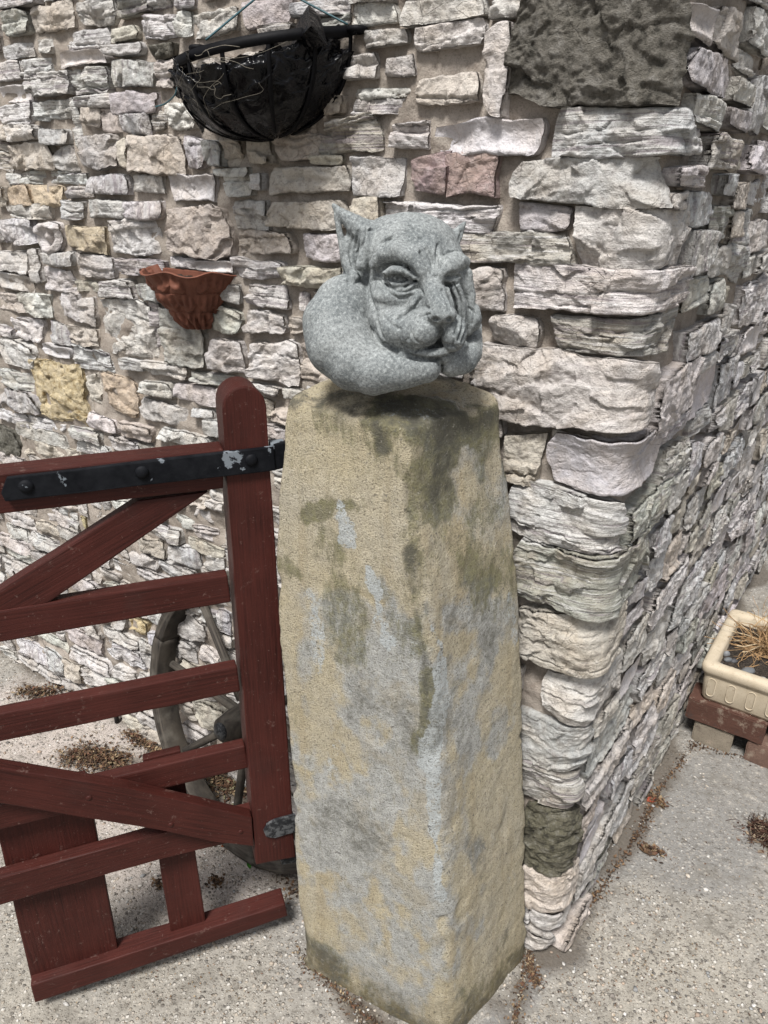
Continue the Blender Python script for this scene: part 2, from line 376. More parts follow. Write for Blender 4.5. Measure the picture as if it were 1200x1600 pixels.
# x centre, y centre, width, height in the photograph, kind of stone
LEFT = """30 3 60 14 l;26 36 40 38 w;83 27 62 40 b;149 18 52 40 w;207 11 46 22 g;247 4 34 14 l;288 4 30 14 l;247 41 56 34 l;287 36 21 36 w;29 80 44 19 w;69 71 21 20 w
131 61 68 24 l;192 53 38 20 b;192 77 52 16 w;253 79 34 20 d;10 108 34 32 l;52 103 50 20 l;130 91 66 20 c;76 131 66 32 l;137 126 55 40 l;209 115 68 38 v;262 115 30 40 w
23 147 44 24 c;24 178 46 30 l;83 171 64 28 l;147 157 60 17 l;138 182 32 28 b;172 190 29 34 b;213 161 64 30 p;216 194 38 30 v;248 190 19 28 g;288 180 46 40 w;4 207 18 24 b
36 206 46 23 w;88 213 46 23 p;118 196 9 74 l;4 244 20 46 g;50 244 68 40 b;102 247 30 34 w;156 237 60 50 p;195 240 12 44 b;246 241 88 56 b;19 280 18 14 l;47 278 37 18 l
106 278 62 17 l;169 288 60 27 v;229 286 45 25 w;301 293 66 40 c;307 238 24 42 v;334 35 74 38 w;421 22 72 42 p;502 14 84 22 l;523 34 46 17 g;434 46 52 11 g;582 22 64 32 w
580 -4 60 12 w;604 59 62 21 w;560 105 58 32 w;596 146 86 14 w;592 166 88 20 l;523 163 26 28 b;547 211 86 52 g;466 228 68 42 b;338 240 20 34 v;364 240 26 42 b;410 236 34 40 b
484 280 126 40 b;364 270 54 10 w;374 290 43 30 w;403 284 13 22 w;590 276 76 58 p;510 250 48 11 b;32 306 38 28 o;75 306 46 32 o;49 330 58 19 w;3 308 12 26 b;121 300 34 15 l
118 328 28 26 l;168 327 54 26 w;226 328 53 28 v;33 361 50 38 v;80 371 39 43 a;136 373 62 36 o;210 371 74 48 w;311 361 96 74 b;22 408 48 28 w;93 405 45 20 v;150 416 52 32 w
221 419 70 23 l;287 410 38 13 w;26 441 52 24 c;91 438 40 32 w;136 448 40 13 b;184 452 50 24 l;237 457 34 24 v;16 473 40 26 b;58 477 44 32 w;111 478 26 40 w;136 486 20 38 w
199 512 86 86 w;244 505 13 66 l;288 527 60 88 s;8 509 22 26 l;44 515 42 34 w;92 522 27 30 v;130 526 44 25 b;30 553 52 34 w;91 549 38 14 c;144 562 60 30 l;28 595 58 24 l
94 612 70 88 y;209 570 32 12 l;260 578 68 18 w;30 624 64 28 v;146 613 20 52 b;188 620 48 56 o;246 607 46 20 w;20 652 48 16 l;72 664 54 14 l;162 662 41 20 w;258 645 76 30 p
305 617 64 24 p;212 674 52 20 b;68 680 74 20 w;12 690 34 40 d;135 680 50 14 l;78 705 84 22 b;148 702 54 16 l;195 695 42 18 w;293 687 82 20 w;228 701 20 11 w;18 718 46 15 w
336 594 72 15 l;410 607 56 10 l;317 647 30 12 w;333 669 24 22 s;459 615 26 13 w;418 640 12 26 b;442 651 34 26 b;432 676 30 16 w;433 735 18 15 w;434 757 18 17 w;390 336 52 44 w
480 335 114 38 b;573 326 42 34 b;414 379 80 32 b;504 385 60 40 p;403 421 74 26 l;488 432 94 28 b;335 416 56 15 c;417 463 64 32 l;417 504 62 32 w;463 507 24 22 b;476 472 14 24 v
360 458 25 25 s;352 501 47 40 s;354 557 53 46 w;429 565 78 58 w;500 570 62 56 b;696 14 120 32 w;788 10 44 26 w;702 56 104 36 w;625 103 40 28 w;700 139 96 42 b;778 108 34 134 w
641 211 58 40 l;765 215 170 50 c;673 273 48 62 r;738 271 76 62 r;688 340 170 40 l;852 340 78 38 p;798 388 182 48 g;755 453 64 62 w;806 517 72 44 w;818 716 56 80 b;900 690 66 24 b
747 578 24 24 b;30 811 48 19 w;85 808 42 17 w;108 810 26 20 l;130 817 13 16 y;21 830 42 15 w;79 826 34 14 b;161 811 34 18 w;196 790 42 14 w;111 836 34 14 w;25 850 50 15 w
76 849 58 17 l;34 868 48 14 w;70 870 30 13 p;306 782 36 15 b;338 776 22 11 w;338 790 24 12 w;328 808 46 16 w;321 834 38 18 w;263 832 40 20 l;288 818 26 14 w;236 853 40 22 b
288 868 44 26 v;322 857 56 16 b;227 877 44 18 w;337 880 26 22 w;268 892 34 18 w;191 888 30 15 c;238 902 50 12 w;129 913 42 18 w;176 920 26 11 w;130 1000 58 22 p;191 998 50 16 w
215 978 28 19 y;253 972 35 22 v;248 1001 26 13 v;192 1022 58 22 l;237 1015 36 15 w;143 1032 58 17 w;235 1041 27 20 w;49 1018 44 22 v;86 1036 28 27 v;114 1048 27 26 b;149 1060 36 22 w
198 1053 30 15 w;181 1066 22 10 w;78 1002 56 12 w;12 1022 24 14 w;37 1048 38 12 w;205 1130 28 22 b;238 1150 28 22 b;330 965 34 20 l;353 972 17 30 v;348 1000 30 15 w;328 1027 34 18 w
300 1043 28 12 b;330 1118 46 34 b;295 1110 20 20 b;310 1145 44 12 w;20 940 40 16 w;60 965 44 18 l;30 985 40 14 b"""
RIGHT = """1084 32 38 54 c;1132 50 32 70 b;1180 52 30 60 w;1098 112 54 62 p;1162 98 20 34 w;1145 146 26 32 w;1092 176 36 44 l;1139 187 30 28 p;1175 165 28 86 v;1108 240 34 52 g
1143 243 22 46 b;1066 276 38 30 l;1080 327 40 48 v;1050 313 18 24 w;1115 347 28 50 g;1085 390 30 60 v;1155 380 28 100 l;1117 408 28 42 w;1080 456 34 40 w;1183 368 26 42 w
1184 300 26 34 l;1142 305 24 36 b;1082 531 48 40 v;1126 538 28 28 l;1044 612 60 72 p;1097 607 34 62 c;1128 593 24 54 v;1036 672 62 30 l;1094 654 28 28 l;1042 722 42 50 l
1000 800 56 50 g;1100 703 22 32 p;1048 765 32 36 w;1020 837 28 34 v;1048 815 28 34 b;1014 886 22 44 v;1034 922 58 34 l;1083 791 28 36 w;1078 912 28 44 l"""
# stones that turn the corner: left end, right end, top and bottom at the arris, kind, how far they stand out
QUOINS = [(800, 1068, -62, 160, 'd', .030), (867, 1080, 166, 243, 'l', .024), (803, 1042, 248, 320, 'p', .026), (900, 1064, 326, 420, 'w', .022), (803, 1062, 425, 490, 'l', .028),
          (868, 1048, 497, 560, 'g', .022), (742, 1006, 565, 678, 'w', .032), (861, 1018, 690, 774, 'c', .030), (795, 966, 782, 866, 'l', .030), (798, 1003, 871, 966, 'g', .030),
          (806, 958, 973, 1058, 'b', .030), (846, 962, 1066, 1138, 'w', .024), (812, 920, 1143, 1208, 's', .028), (812, 906, 1212, 1270, 'g', .022), (812, 898, 1276, 1372, 'm', .026), (815, 896, 1376, 1432, 'b', .022)]
boxes = []
def parse(txt, side):
    for e in txt.replace('\n', ';').split(';'):
        p = e.split()
        if len(p) == 5:
            b = box_left(*map(float, p[:4]), side=side); boxes.append([*b, p[4], None, side])
parse(LEFT, -1); parse(RIGHT, 1)
for (xl, xr, y0, y1, ty, pr) in QUOINS:
    z1 = wall_hit(*(lambda a: (a, y0))(865 + .134 * (1440 - y0)), -1)[1]; z0 = wall_hit(865 + .134 * (1440 - y1), y1, -1)[1]
    zm = (z0 + z1) / 2
    boxes.append([t_at(xl, zm, -1), t_at(xr, zm, 1), z0, z1, ty, pr, 0])
for (xa, xb, y, ty) in ((868, 912, 1395, 'b'), (905, 950, 1330, 'g'), (955, 985, 1268, 'b'), (1012, 1036, 1200, 'w'), (1042, 1060, 1160, 'g'), (988, 1006, 1225, 'g')):   # plinth stones at the foot
    boxes.append([t_at(xa, .02, 1), t_at(xb, .02, 1), 0.002, .030 + (xa % 7) * .004, ty, .024 + (xa % 5) * .005, 1])
# fill what the list leaves free (behind the post, the statue and the gate, and outside the picture)
RESO = 0.006; T0, T1, Z1 = -4.2, 5.0, 3.0
occ = np.zeros((int((T1 - T0) / RESO), int(Z1 / RESO)), bool)
def cells(t0, t1, z0, z1, g=0.006):
    return (slice(max(0, int((t0 - g - T0) / RESO)), max(0, int(math.ceil((t1 + g - T0) / RESO)))), slice(max(0, int((z0 - g) / RESO)), max(0, int(math.ceil((z1 + g) / RESO)))))
for b in boxes: occ[cells(*b[:4])] = True
fr = np.random.default_rng(11); fill = []
def scan(z, ta, tb, mw, mh, WR, HR, step):
    t = ta
    while t < tb:
        if occ[cells(t, t + mw, z, z + mh, 0.0)].any(): t += step; continue
        w = mw; h = mh; WM = fr.uniform(*WR); HM = fr.uniform(*HR)
        while w < WM and not occ[cells(t, t + w + .006, z, z + h, 0)].any(): w += .006
        while h < HM and not occ[cells(t, t + w, z, z + h + .006, 0)].any(): h += .006
        occ[cells(t, t + w, z, z + h, .005 if t < 0 else .009)] = True
        fill.append([t, t + w, z, z + h, fr.choice(list('wwwwllllvvbbbbpgsc')), None, -1 if t < 0 else 1]); t += w + (.008 if t < 0 else .018)
z = .012
while z < 2.9:                                                       # the right wall is laid in courses
    ch = fr.uniform(.055, .105)
    scan(z, .03, T1 - .2, .07, ch * .7, (.12, .28), (ch * .92, ch), .01); z += ch + .010
for z in np.arange(0.012, 2.96, 0.018):
    for ta, tb in ((T0 + .02, -2.6), (-2.6, -.02), (.03, 2.6), (2.6, T1 - .1)):
        far = abs(ta) > 2 and abs(tb) > 2 and ta * tb > 0 and (ta < -2.7 or tb > 2.7) or z > 2.15; k_ = 1.5 if far else 1
        scan(z, ta, tb, .035 if ta < 0 else .05, .022 if ta < 0 else .028, (.06 * k_, .15 * k_), (.032 * k_, .085 * k_), .008)
def in_view(b):
    P = wallP(np.array([b[0], b[1], b[0], b[1]]), np.array([b[2], b[2], b[3], b[3]]), np.array([.01] * 4)); c = (P - EYE) @ MW
    if (c[:, 2] > -0.2).any(): return False
    q = project(P); return q[:, 0].max() > -10 and q[:, 0].min() < 1210 and q[:, 1].max() > -10 and q[:, 1].min() < 1610
def area(b):
    q = project(wallP(np.array([b[0], b[1], b[0], b[1]]), np.array([b[2], b[2], b[3], b[3]]), np.array([.01] * 4)))
    return (q[:, 0].max() - q[:, 0].min()) * (q[:, 1].max() - q[:, 1].min())
mortar = NM('lime_mortar'); co = mortar.coord('Object')
_c = mortar.mix(mortar.ramp(mortar.noise(co, 5, 5), [(.35, 0), (.65, 1)]), (.26, .225, .19), (.34, .30, .26))
_c = mortar.mix(mortar.ramp(mortar.noise(co, 40, 5), [(.30, .7), (.5, 0)]), _c, (.17, .135, .11))
_c = mortar.mix(mortar.ramp(mortar.noise(co, 400, 3), [(.3, .6), (.5, 0)]), _c, (.13, .105, .085))
mortar.color(_c); mortar.bump(mortar.math('ADD', mortar.noise(co, 260, 5, .7), mortar.math('MULTIPLY', mortar.noise(co, 45, 4), 1.5)), .9, .003); MORTAR = mortar.m
def wall_thing(side, name, label):
    h = thing(name, (0, 0, 0), label, None, None, 'structure')
    ts = np.concatenate([np.arange(0, 2.9, .0075), np.arange(2.9, 5.05 if side > 0 else 4.25, .05)]); zs = np.concatenate([np.arange(-.02, 2.15, .0075), np.arange(2.15, 3.06, .05)])
    Tt, Zz = np.meshgrid(side * ts, zs, indexing='ij')
    q = .003 + 0.0075 * fbm(Tt * 15, Zz * 21, 3.0, 3) + 0.0022 * fbm(Tt * 90, Zz * 90, 8.0, 2) - 0.001
    q += 0.02 * fbm(Tt * 1.3, Zz * 1.3, 5.0, 1) * 0.3
    hollow = noise3(Tt * 9 + 30, Zz * 14, 12.0); q -= 0.012 * np.clip(hollow - 0.45, 0, 1) * 2
    P = wallP(Tt, Zz, q).reshape(-1, 3)
    me = mesh_np('mortar', P, grid_faces(len(ts), len(zs), flip=(side < 0)))
    tag(link('mortar', me, MORTAR, h)); return h
WALL_L = wall_thing(-1, 'wall', 'pale rubble stone wall behind the red gate and the post')
WALL_R = wall_thing(1, 'wall', 'pale rubble stone wall running back on the right above the trough')
def base_res(b):
    P = wallP(np.array((b[0] + b[1]) / 2), np.array((b[2] + b[3]) / 2), np.array(0.)); d = -((P - EYE) @ MW)[2]
    return float(np.clip(d / 1155 * 1.75, .0021, .009))
def add_stone(b, i, coarse=False):
    t0, t1, z0, z1, ty, pr, side = b
    rng = np.random.default_rng(1000 + i)
    if pr is None: pr = rng.uniform(.012, .026) if side < 0 else rng.uniform(.018, .036)
    V, Fq = stone_mesh(t0, t1, z0, z1, ty, 101 + i * 3, pr, .012 if coarse else base_res(b), side)
    c = np.array(COLS[ty]) * (rng.uniform(.84, 1.12)) * (1 + rng.uniform(-.03, .03, 3))
    return V, Fq, c, ty
def build_stone(b, i, parent, name='stone'):
    V, Fq, c, ty = add_stone(b, i)
    ctr = V.mean(0); ang = math.atan2(NL[1], NL[0]) if b[6] <= 0 else math.atan2(NR[1], NR[0])
    R = np.array([[math.cos(ang), -math.sin(ang), 0], [math.sin(ang), math.cos(ang), 0], [0, 0, 1]])
    me = mesh_np(name, (V - ctr) @ R, Fq)
    o = link(name, me, ST[MATOF[ty]], parent, loc=Vector(ctr)); o.rotation_euler = (0, 0, ang); o.color = (*c, 1)
    return o
k = 0
for side, wall in ((-1, WALL_L), (1, WALL_R)):
    mine = [b for b in boxes if b[6] == side]
    extra = sorted([b for b in fill if b[6] == side and in_view(b)], key=area, reverse=True)
    room = 296 - len(mine) - (len(QUOINS) if side < 0 else 0)
    singles, rest = mine + extra[:room], extra[room:] + [b for b in fill if b[6] == side and not in_view(b)]
    for b in singles: build_stone(b, k, wall); k += 1
    mg = Merge()
    for b in rest:
        V, Fq, c, ty = add_stone(b, k, not in_view(b)); k += 1; mg.add(V, Fq)
    if mg.n:
        o = link('rubble_stones', mg.mesh('rubble_stones'), ST['w'], wall); o.color = (.47, .45, .43, 1); o['kind'] = 'stuff'
for b in boxes:
    if b[6] == 0: build_stone(b, k, WALL_L, 'cornerstone'); k += 1
# ------------------------------------------------------------------ ground
def ground_mat():
    m = NM('exposed_aggregate_concrete'); co = m.coord('Object')
    n1 = m.noise(co, 1.6, 5, .6, .3); n2 = m.noise(co, 9, 5); n3 = m.noise(co, 120, 4, .7)
    base = m.mix(m.ramp(n1, [(.38, 0), (.62, 1)]), (.265, .245, .21), (.21, .20, .185))
    at = m.attr('patch'); sp = m.n('ShaderNodeSeparateColor'); m.l(at.outputs['Color'], sp.inputs[0])
    base = m.mix(sp.outputs[0], base, (.165, .16, .152))            # smoother grey screed
    base = m.mix(sp.outputs[1], base, (.36, .315, .285))            # pinkish pale cement
    v1 = m.n('ShaderNodeTexVoronoi'); m.l(co, v1.inputs['Vector']); v1.inputs['Scale'].default_value = 105
    v2 = m.n('ShaderNodeTexVoronoi'); m.l(co, v2.inputs['Vector']); v2.inputs['Scale'].default_value = 230
    def peb(v, thr):
        s = m.n('ShaderNodeSeparateColor'); m.l(v.outputs['Color'], s.inputs[0])
        d = m.ramp(v.outputs['Distance'], [(.30, 1), (.46, 0)])
        on = m.math('GREATER_THAN', s.outputs[0], thr)
        c = m.ramp(s.outputs[1], [(0, (.05, .047, .045)), (.22, (.15, .13, .11)), (.45, (.33, .28, .22)), (.7, (.40, .36, .31)), (1, (.60, .58, .54))])
        return m.math('MULTIPLY', d, on), c
    f1, c1 = peb(v1, .45); f2, c2 = peb(v2, .35)
    less = m.math('SUBTRACT', 1.0, m.math('MULTIPLY', sp.outputs[0], .75))
    less = m.math('MULTIPLY', less, m.ramp(n2, [(.3, .45), (.55, 1)]))
    c = m.mix(m.math('MULTIPLY', f2, m.math('MULTIPLY', less, .6)), base, c2)
    c = m.mix(m.math('MULTIPLY', f1, m.math('MULTIPLY', less, .8)), c, c1)
    c = m.mix(m.ramp(n2, [(.30, .6), (.48, 0)]), c, (.12, .108, .09)); n5 = m.noise(co, 45, 6, .75); c = m.mix(m.ramp(n5, [(.34, .7), (.47, 0)]), c, (.10, .09, .075)); c = m.mix(m.ramp(n5, [(.56, 0), (.68, .5)]), c, (.46, .42, .36))
    c = m.mix(m.ramp(n3, [(.32, .7), (.45, 0)]), c, (.10, .085, .07))
    c = m.mix(sp.outputs[2], c, (.075, .06, .045))                  # soil and grime, plus painted contact shade and the gate's soft shadow
    m.color(c); m.rough(.9)
    h = m.math('ADD', m.math('MULTIPLY', f1, 1.0), m.math('MULTIPLY', f2, .5)); h = m.math('MULTIPLY_ADD', h, less, m.math('MULTIPLY', n3, .8))
    m.bump(h, .8, .004); return m.m
GM = ground_mat()
def seg_d(P, A, B):
    A = np.asarray(A[:2]); B = np.asarray(B[:2]); d = B - A; t = np.clip(((P - A) @ d) / (d @ d), 0, 1)
    return np.linalg.norm(P - A - t[:, None] * d, axis=1)
gx = np.concatenate([-np.geomspace(60, 3.2, 24), np.arange(-3, 3.2, .014), np.geomspace(3.3, 60, 24)])
gy = np.concatenate([-np.geomspace(60, .5, 20), np.arange(-.3, 4.2, .014), np.geomspace(4.4, 60, 24)])
X, Y = np.meshgrid(gx, gy, indexing='ij')
near = (np.abs(X) < 3.1) & (Y > -.3) & (Y < 4.2)
Zg = np.where(near, .0022 * fbm(X * 14, Y * 14, 2.0, 3) + .004 * noise3(X * 2.2, Y * 2.2, 4.0), 0)
me = mesh_np('ground', np.stack([X, Y, Zg], -1).reshape(-1, 3), grid_faces(len(gx), len(gy)))
P2 = np.stack([X, Y], -1).reshape(-1, 2)
nz = noise3(P2[:, 0] * 6, P2[:, 1] * 6, 1.0) * .04 + noise3(P2[:, 0] * 22, P2[:, 1] * 22, 2.0) * .018
def gp(px, py): return ground_at(px, py)[:2]
def band(A, B, w, s=.03): return np.clip((w - (seg_d(P2, A, B) + nz)) / s, 0, 1)
grey = np.maximum.reduce([band(gp(880, 1470), gp(760, 1640), .045), band(gp(985, 1330), gp(900, 1400), .05) * .8, band(gp(1200, 1180), gp(1090, 1330), .16) * .7, band(gp(1000, 1330), gp(1090, 1310), .05) * .7])
pale = np.maximum.reduce([band(gp(0, 1180), gp(330, 1330), .30, .15) * .75, band(gp(30, 1100), gp(200, 1200), .2, .1) * .9])
soil = np.maximum.reduce([band(gp(462, 1485), gp(640, 1650), .022, .03), band(gp(832, 1460), gp(800, 1620), .024, .03), band(CX + UL * .1, CX + UL * 3, .045, .03) * .8, band(CX - UR * .0, CX + UR * 3, .06, .03) * .75, band(gp(790, 1570), gp(850, 1470), .03, .03) * .8,  # soil that also paints contact darkness along the wall and post feet
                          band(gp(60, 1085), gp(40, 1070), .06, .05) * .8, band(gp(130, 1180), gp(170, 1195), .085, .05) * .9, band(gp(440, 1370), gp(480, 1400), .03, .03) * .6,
                          band(gp(340, 1210), gp(380, 1230), .08, .05) * .9, band(gp(240, 1560), gp(420, 1530), .03, .08) * .35, band(gp(470, 1470), gp(470, 1600), .02, .05) * .6])  # the wide faint band paints the soft shadow below the gate
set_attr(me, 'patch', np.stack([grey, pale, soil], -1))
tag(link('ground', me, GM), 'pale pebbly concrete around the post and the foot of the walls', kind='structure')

# ------------------------------------------------------------------ stone gatepost
def at_depth(px, py, fwd):
    r = ray(px, py); return EYE + r * (fwd / r[1])
EL = [(440, 590), (443, 640), (440, 700), (434, 780), (431, 880), (437, 1000), (446, 1100), (452, 1200), (461, 1350), (467, 1440), (472, 1500), (478, 1560)]
ER = [(786, 590), (789, 640), (792, 750), (803, 850), (811, 1000), (817, 1100), (821, 1250), (824, 1400), (826, 1460), (822, 1540)]
EN = [(640, 590), (636, 660), (645, 800), (651, 880), (665, 960), (678, 1100), (684, 1200), (688, 1350), (698, 1480), (700, 1720)]
def edge(tab, f0, f1, z0=0.0, z1=1.24):
    P = np.array([at_depth(px, py, f1) for px, py in tab]); 
    k = np.clip((P[:, 2] - z0) / (z1 - z0), 0, 1); P = np.array([at_depth(px, py, f0 + (f1 - f0) * kk) for (px, py), kk in zip(tab, k)])
    o = np.argsort(P[:, 2]); return P[o]
pL, pR, pN = edge(EL, 1.07, 1.10), edge(ER, 1.10, 1.12), edge(EN, .90, .965)
def interp(P, z): return np.stack([np.interp(z, P[:, 2], P[:, 0]), np.interp(z, P[:, 2], P[:, 1])], -1)
ZT = 1.243
def build_post():
    nz_, na = 330, 300
    zs = np.linspace(-.03, ZT, nz_)
    L, R, N = interp(pL, zs), interp(pR, zs), interp(pN, zs); Bk = L + R - N
    c = (L + R) / 2; V = []
    corners = np.stack([N, R, Bk, L], 1)                          # nz,4,2
    a = np.linspace(0, 4, na, endpoint=False); k = a.astype(int); f = a - k
    # rounded square: move from corner to corner, pull the corners in
    p = corners[:, k] * (1 - f)[None, :, None] + corners[:, (k + 1) % 4] * f[None, :, None]
    e = np.minimum(f, 1 - f)
    soft = np.clip(1 - e / .11, 0, 1) ** 2
    pull = np.array([.055, .016, .02, .016])[np.round(a).astype(int) % 4][None, :] * soft[None, :] * (1 + .1 * np.clip((zs[:, None] - 1.0) / .25, 0, 1)) + 0
    mid = c[:, None]
    p = p + (mid - p) * pull[..., None]
    # top edge worn round
    tp = np.clip((zs - (ZT - .035)) / .035, 0, 1); p = p + (mid - p) * (.022 * (1 - np.sqrt(np.clip(1 - tp ** 2, 0, 1))))[:, None, None]
    x, y = p[..., 0], p[..., 1]; z = np.repeat(zs[:, None], na, 1)
    d = p - mid; d /= np.linalg.norm(d, axis=-1)[..., None]
    ns = .0045 * fbm(x * 9, y * 9, z * 5, 3) + .0011 * fbm(x * 60, y * 60, z * 45, 3, .6)
    ns += .0022 * noise3(x * 55, y * 55, z * 3.5) * np.clip((z - .95) / .2, 0, 1)          # tooled, rain-worn flutes near the top
    ch = noise3(x * 20 + 9, y * 20, z * 26); ns -= .004 * np.clip(ch - .55, 0, 1) * 2
    ns -= .010 * np.clip(noise3(x * 26, y * 26, z * 30 + 4) * np.clip(soft * 1.3, 0, 1), 0, 1)  # chipped arrises
    x = x + d[..., 0] * ns; y = y + d[..., 1] * ns
    bk = np.where((a > 1) & (a < 3), np.sin(np.pi * np.clip((a - 1) / 2, 0, 1)) ** .55, 0)[None, :]; z = z + .032 * bk * (np.clip(z / ZT, 0, 1) ** 9)
    side = np.stack([x, y, z], -1)
    # top
    rings = []; m = 46; last = side[-1]; cc = np.array([*c[-1], 0])
    for i in range(1, m + 1):
        s = 1 - i / m; q = last[:, :2] * s + c[-1] * (1 - s)
        dome = .016 * (1 - s ** 2) + .006 * fbm(q[:, 0] * 30, q[:, 1] * 30, 2.0, 3) * min(1, i / 6) + .018 * (q[:, 0] * -.0)
        rings.append(np.stack([q[:, 0], q[:, 1], last[:, 2] * s + (ZT + .012) * (1 - s) + dome], -1))
    V = np.concatenate([side, np.array(rings)], 0)
    nr = V.shape[0]; V = V.transpose(1, 0, 2).reshape(-1, 3)
    me = mesh_np('gatepost', V, grid_faces(na, nr, close_u=True))
    return me, V
POSTME, PV = build_post()
# painted-by-nature masks, placed along strokes seen on the stone: R lichen, G algae, B grey weathering
pp = project(PV); qn = fbm(PV[:, 0] * 22, PV[:, 1] * 22, PV[:, 2] * 14, 4, .6)
def stroke(pts, w, soft=.6):
    pts = np.array(pts, float); d = np.full(len(pp), 1e9)
    for a, b in zip(pts[:-1], pts[1:]): d = np.minimum(d, seg_d(pp, a, b))
    return np.clip((w * (1 + .9 * qn) - d) / (w * soft), 0, 1)
lich = np.maximum.reduce([stroke([(528, 775), (545, 840), (572, 885), (590, 940), (604, 1000)], 13), stroke([(480, 925), (498, 1000), (500, 1050)], 13) * .75, stroke([(525, 1160), (520, 1200)], 14) * .6,
                          stroke([(675, 980), (690, 1010), (692, 1080), (680, 1140), (672, 1190)], 13), stroke([(676, 1200), (680, 1270), (682, 1340), (690, 1400)], 10) * .95, stroke([(615, 950), (640, 1010)], 16) * .5,
                          stroke([(796, 930), (804, 1000)], 10) * .7, stroke([(710, 930), (730, 950)], 12) * .6, stroke([(560, 1040), (600, 1200)], 40) * .35, stroke([(600, 640), (690, 655)], 12) * .6])
alg = np.maximum.reduce([stroke([(610, 650), (670, 680), (780, 660)], 48), stroke([(660, 720), (680, 800)], 46) * .8, stroke([(480, 805), (520, 785), (550, 790)], 15), stroke([(446, 880), (470, 900)], 14) * .7,
                         stroke([(650, 850), (655, 900), (640, 940), (662, 1000)], 26, 1.2) * .8, stroke([(700, 830), (740, 890), (800, 910)], 46, 1.3) * .9, stroke([(560, 880), (640, 1000)], 26, 1.4) * .5, stroke([(500, 860), (545, 930), (540, 1010)], 30) * .55,
                         stroke([(672, 1060), (665, 1160)], 14) * .8, stroke([(500, 650), (600, 700)], 20) * .45, stroke([(760, 700), (750, 800)], 40) * .6, stroke([(490, 1480), (600, 1590)], 30) * .5, stroke([(740, 1560), (820, 1480)], 30) * .5])
grey_ = np.maximum.reduce([stroke([(595, 985), (600, 1100), (590, 1250)], 82, 1.2), stroke([(480, 1290), (560, 1340), (640, 1420)], 110, 1.2), stroke([(690, 975), (800, 965)], 50, 1.2), stroke([(715, 1040), (740, 1160)], 52, 1.2) * .9, stroke([(700, 1200), (705, 1450)], 30, 1.3) * .6,
                           stroke([(690, 650), (770, 760)], 70, 1.2) * .8, stroke([(560, 1500), (640, 1560)], 90, 1.2) * .7, stroke([(470, 930), (480, 1040)], 26, 1.3) * .6, stroke([(690, 800), (800, 800)], 50, 1.3) * .5])
dark_ = np.maximum.reduce([stroke([(445, 632), (540, 618)], 22, 1.2) * .9, stroke([(600, 640), (690, 668), (790, 650)], 30, 1.2) * .9, stroke([(700, 690), (690, 760)], 40, 1.3) * .7, stroke([(585, 660), (600, 700)], 12, 1.2) * .8, stroke([(640, 860), (648, 900)], 16, 1.2) * .9, stroke([(640, 900), (662, 1010), (670, 1130)], 8, 1.4) * .6,
                           stroke([(470, 1480), (560, 1570), (700, 1620)], 40, 1.3) * .9, stroke([(700, 1620), (790, 1560), (826, 1460), (822, 1540)], 40, 1.3) * .9, stroke([(560, 1100), (640, 1120), (700, 1130)], 40, 1.4) * .45, stroke([(520, 1280), (600, 1320)], 40, 1.4) * .5, stroke([(690, 960), (760, 1000)], 40, 1.4) * .5,
                           stroke([(560, 640), (570, 610), (720, 590)], 40, 1.2) * .7, stroke([(525, 745), (640, 800)], 2.2, 1.0) * .9, stroke([(740, 1320), (770, 1400)], 22, 1.3) * .5])
set_attr(POSTME, 'mask', np.stack([lich, alg, np.clip(grey_ * 1.7, 0, 1), dark_], -1))
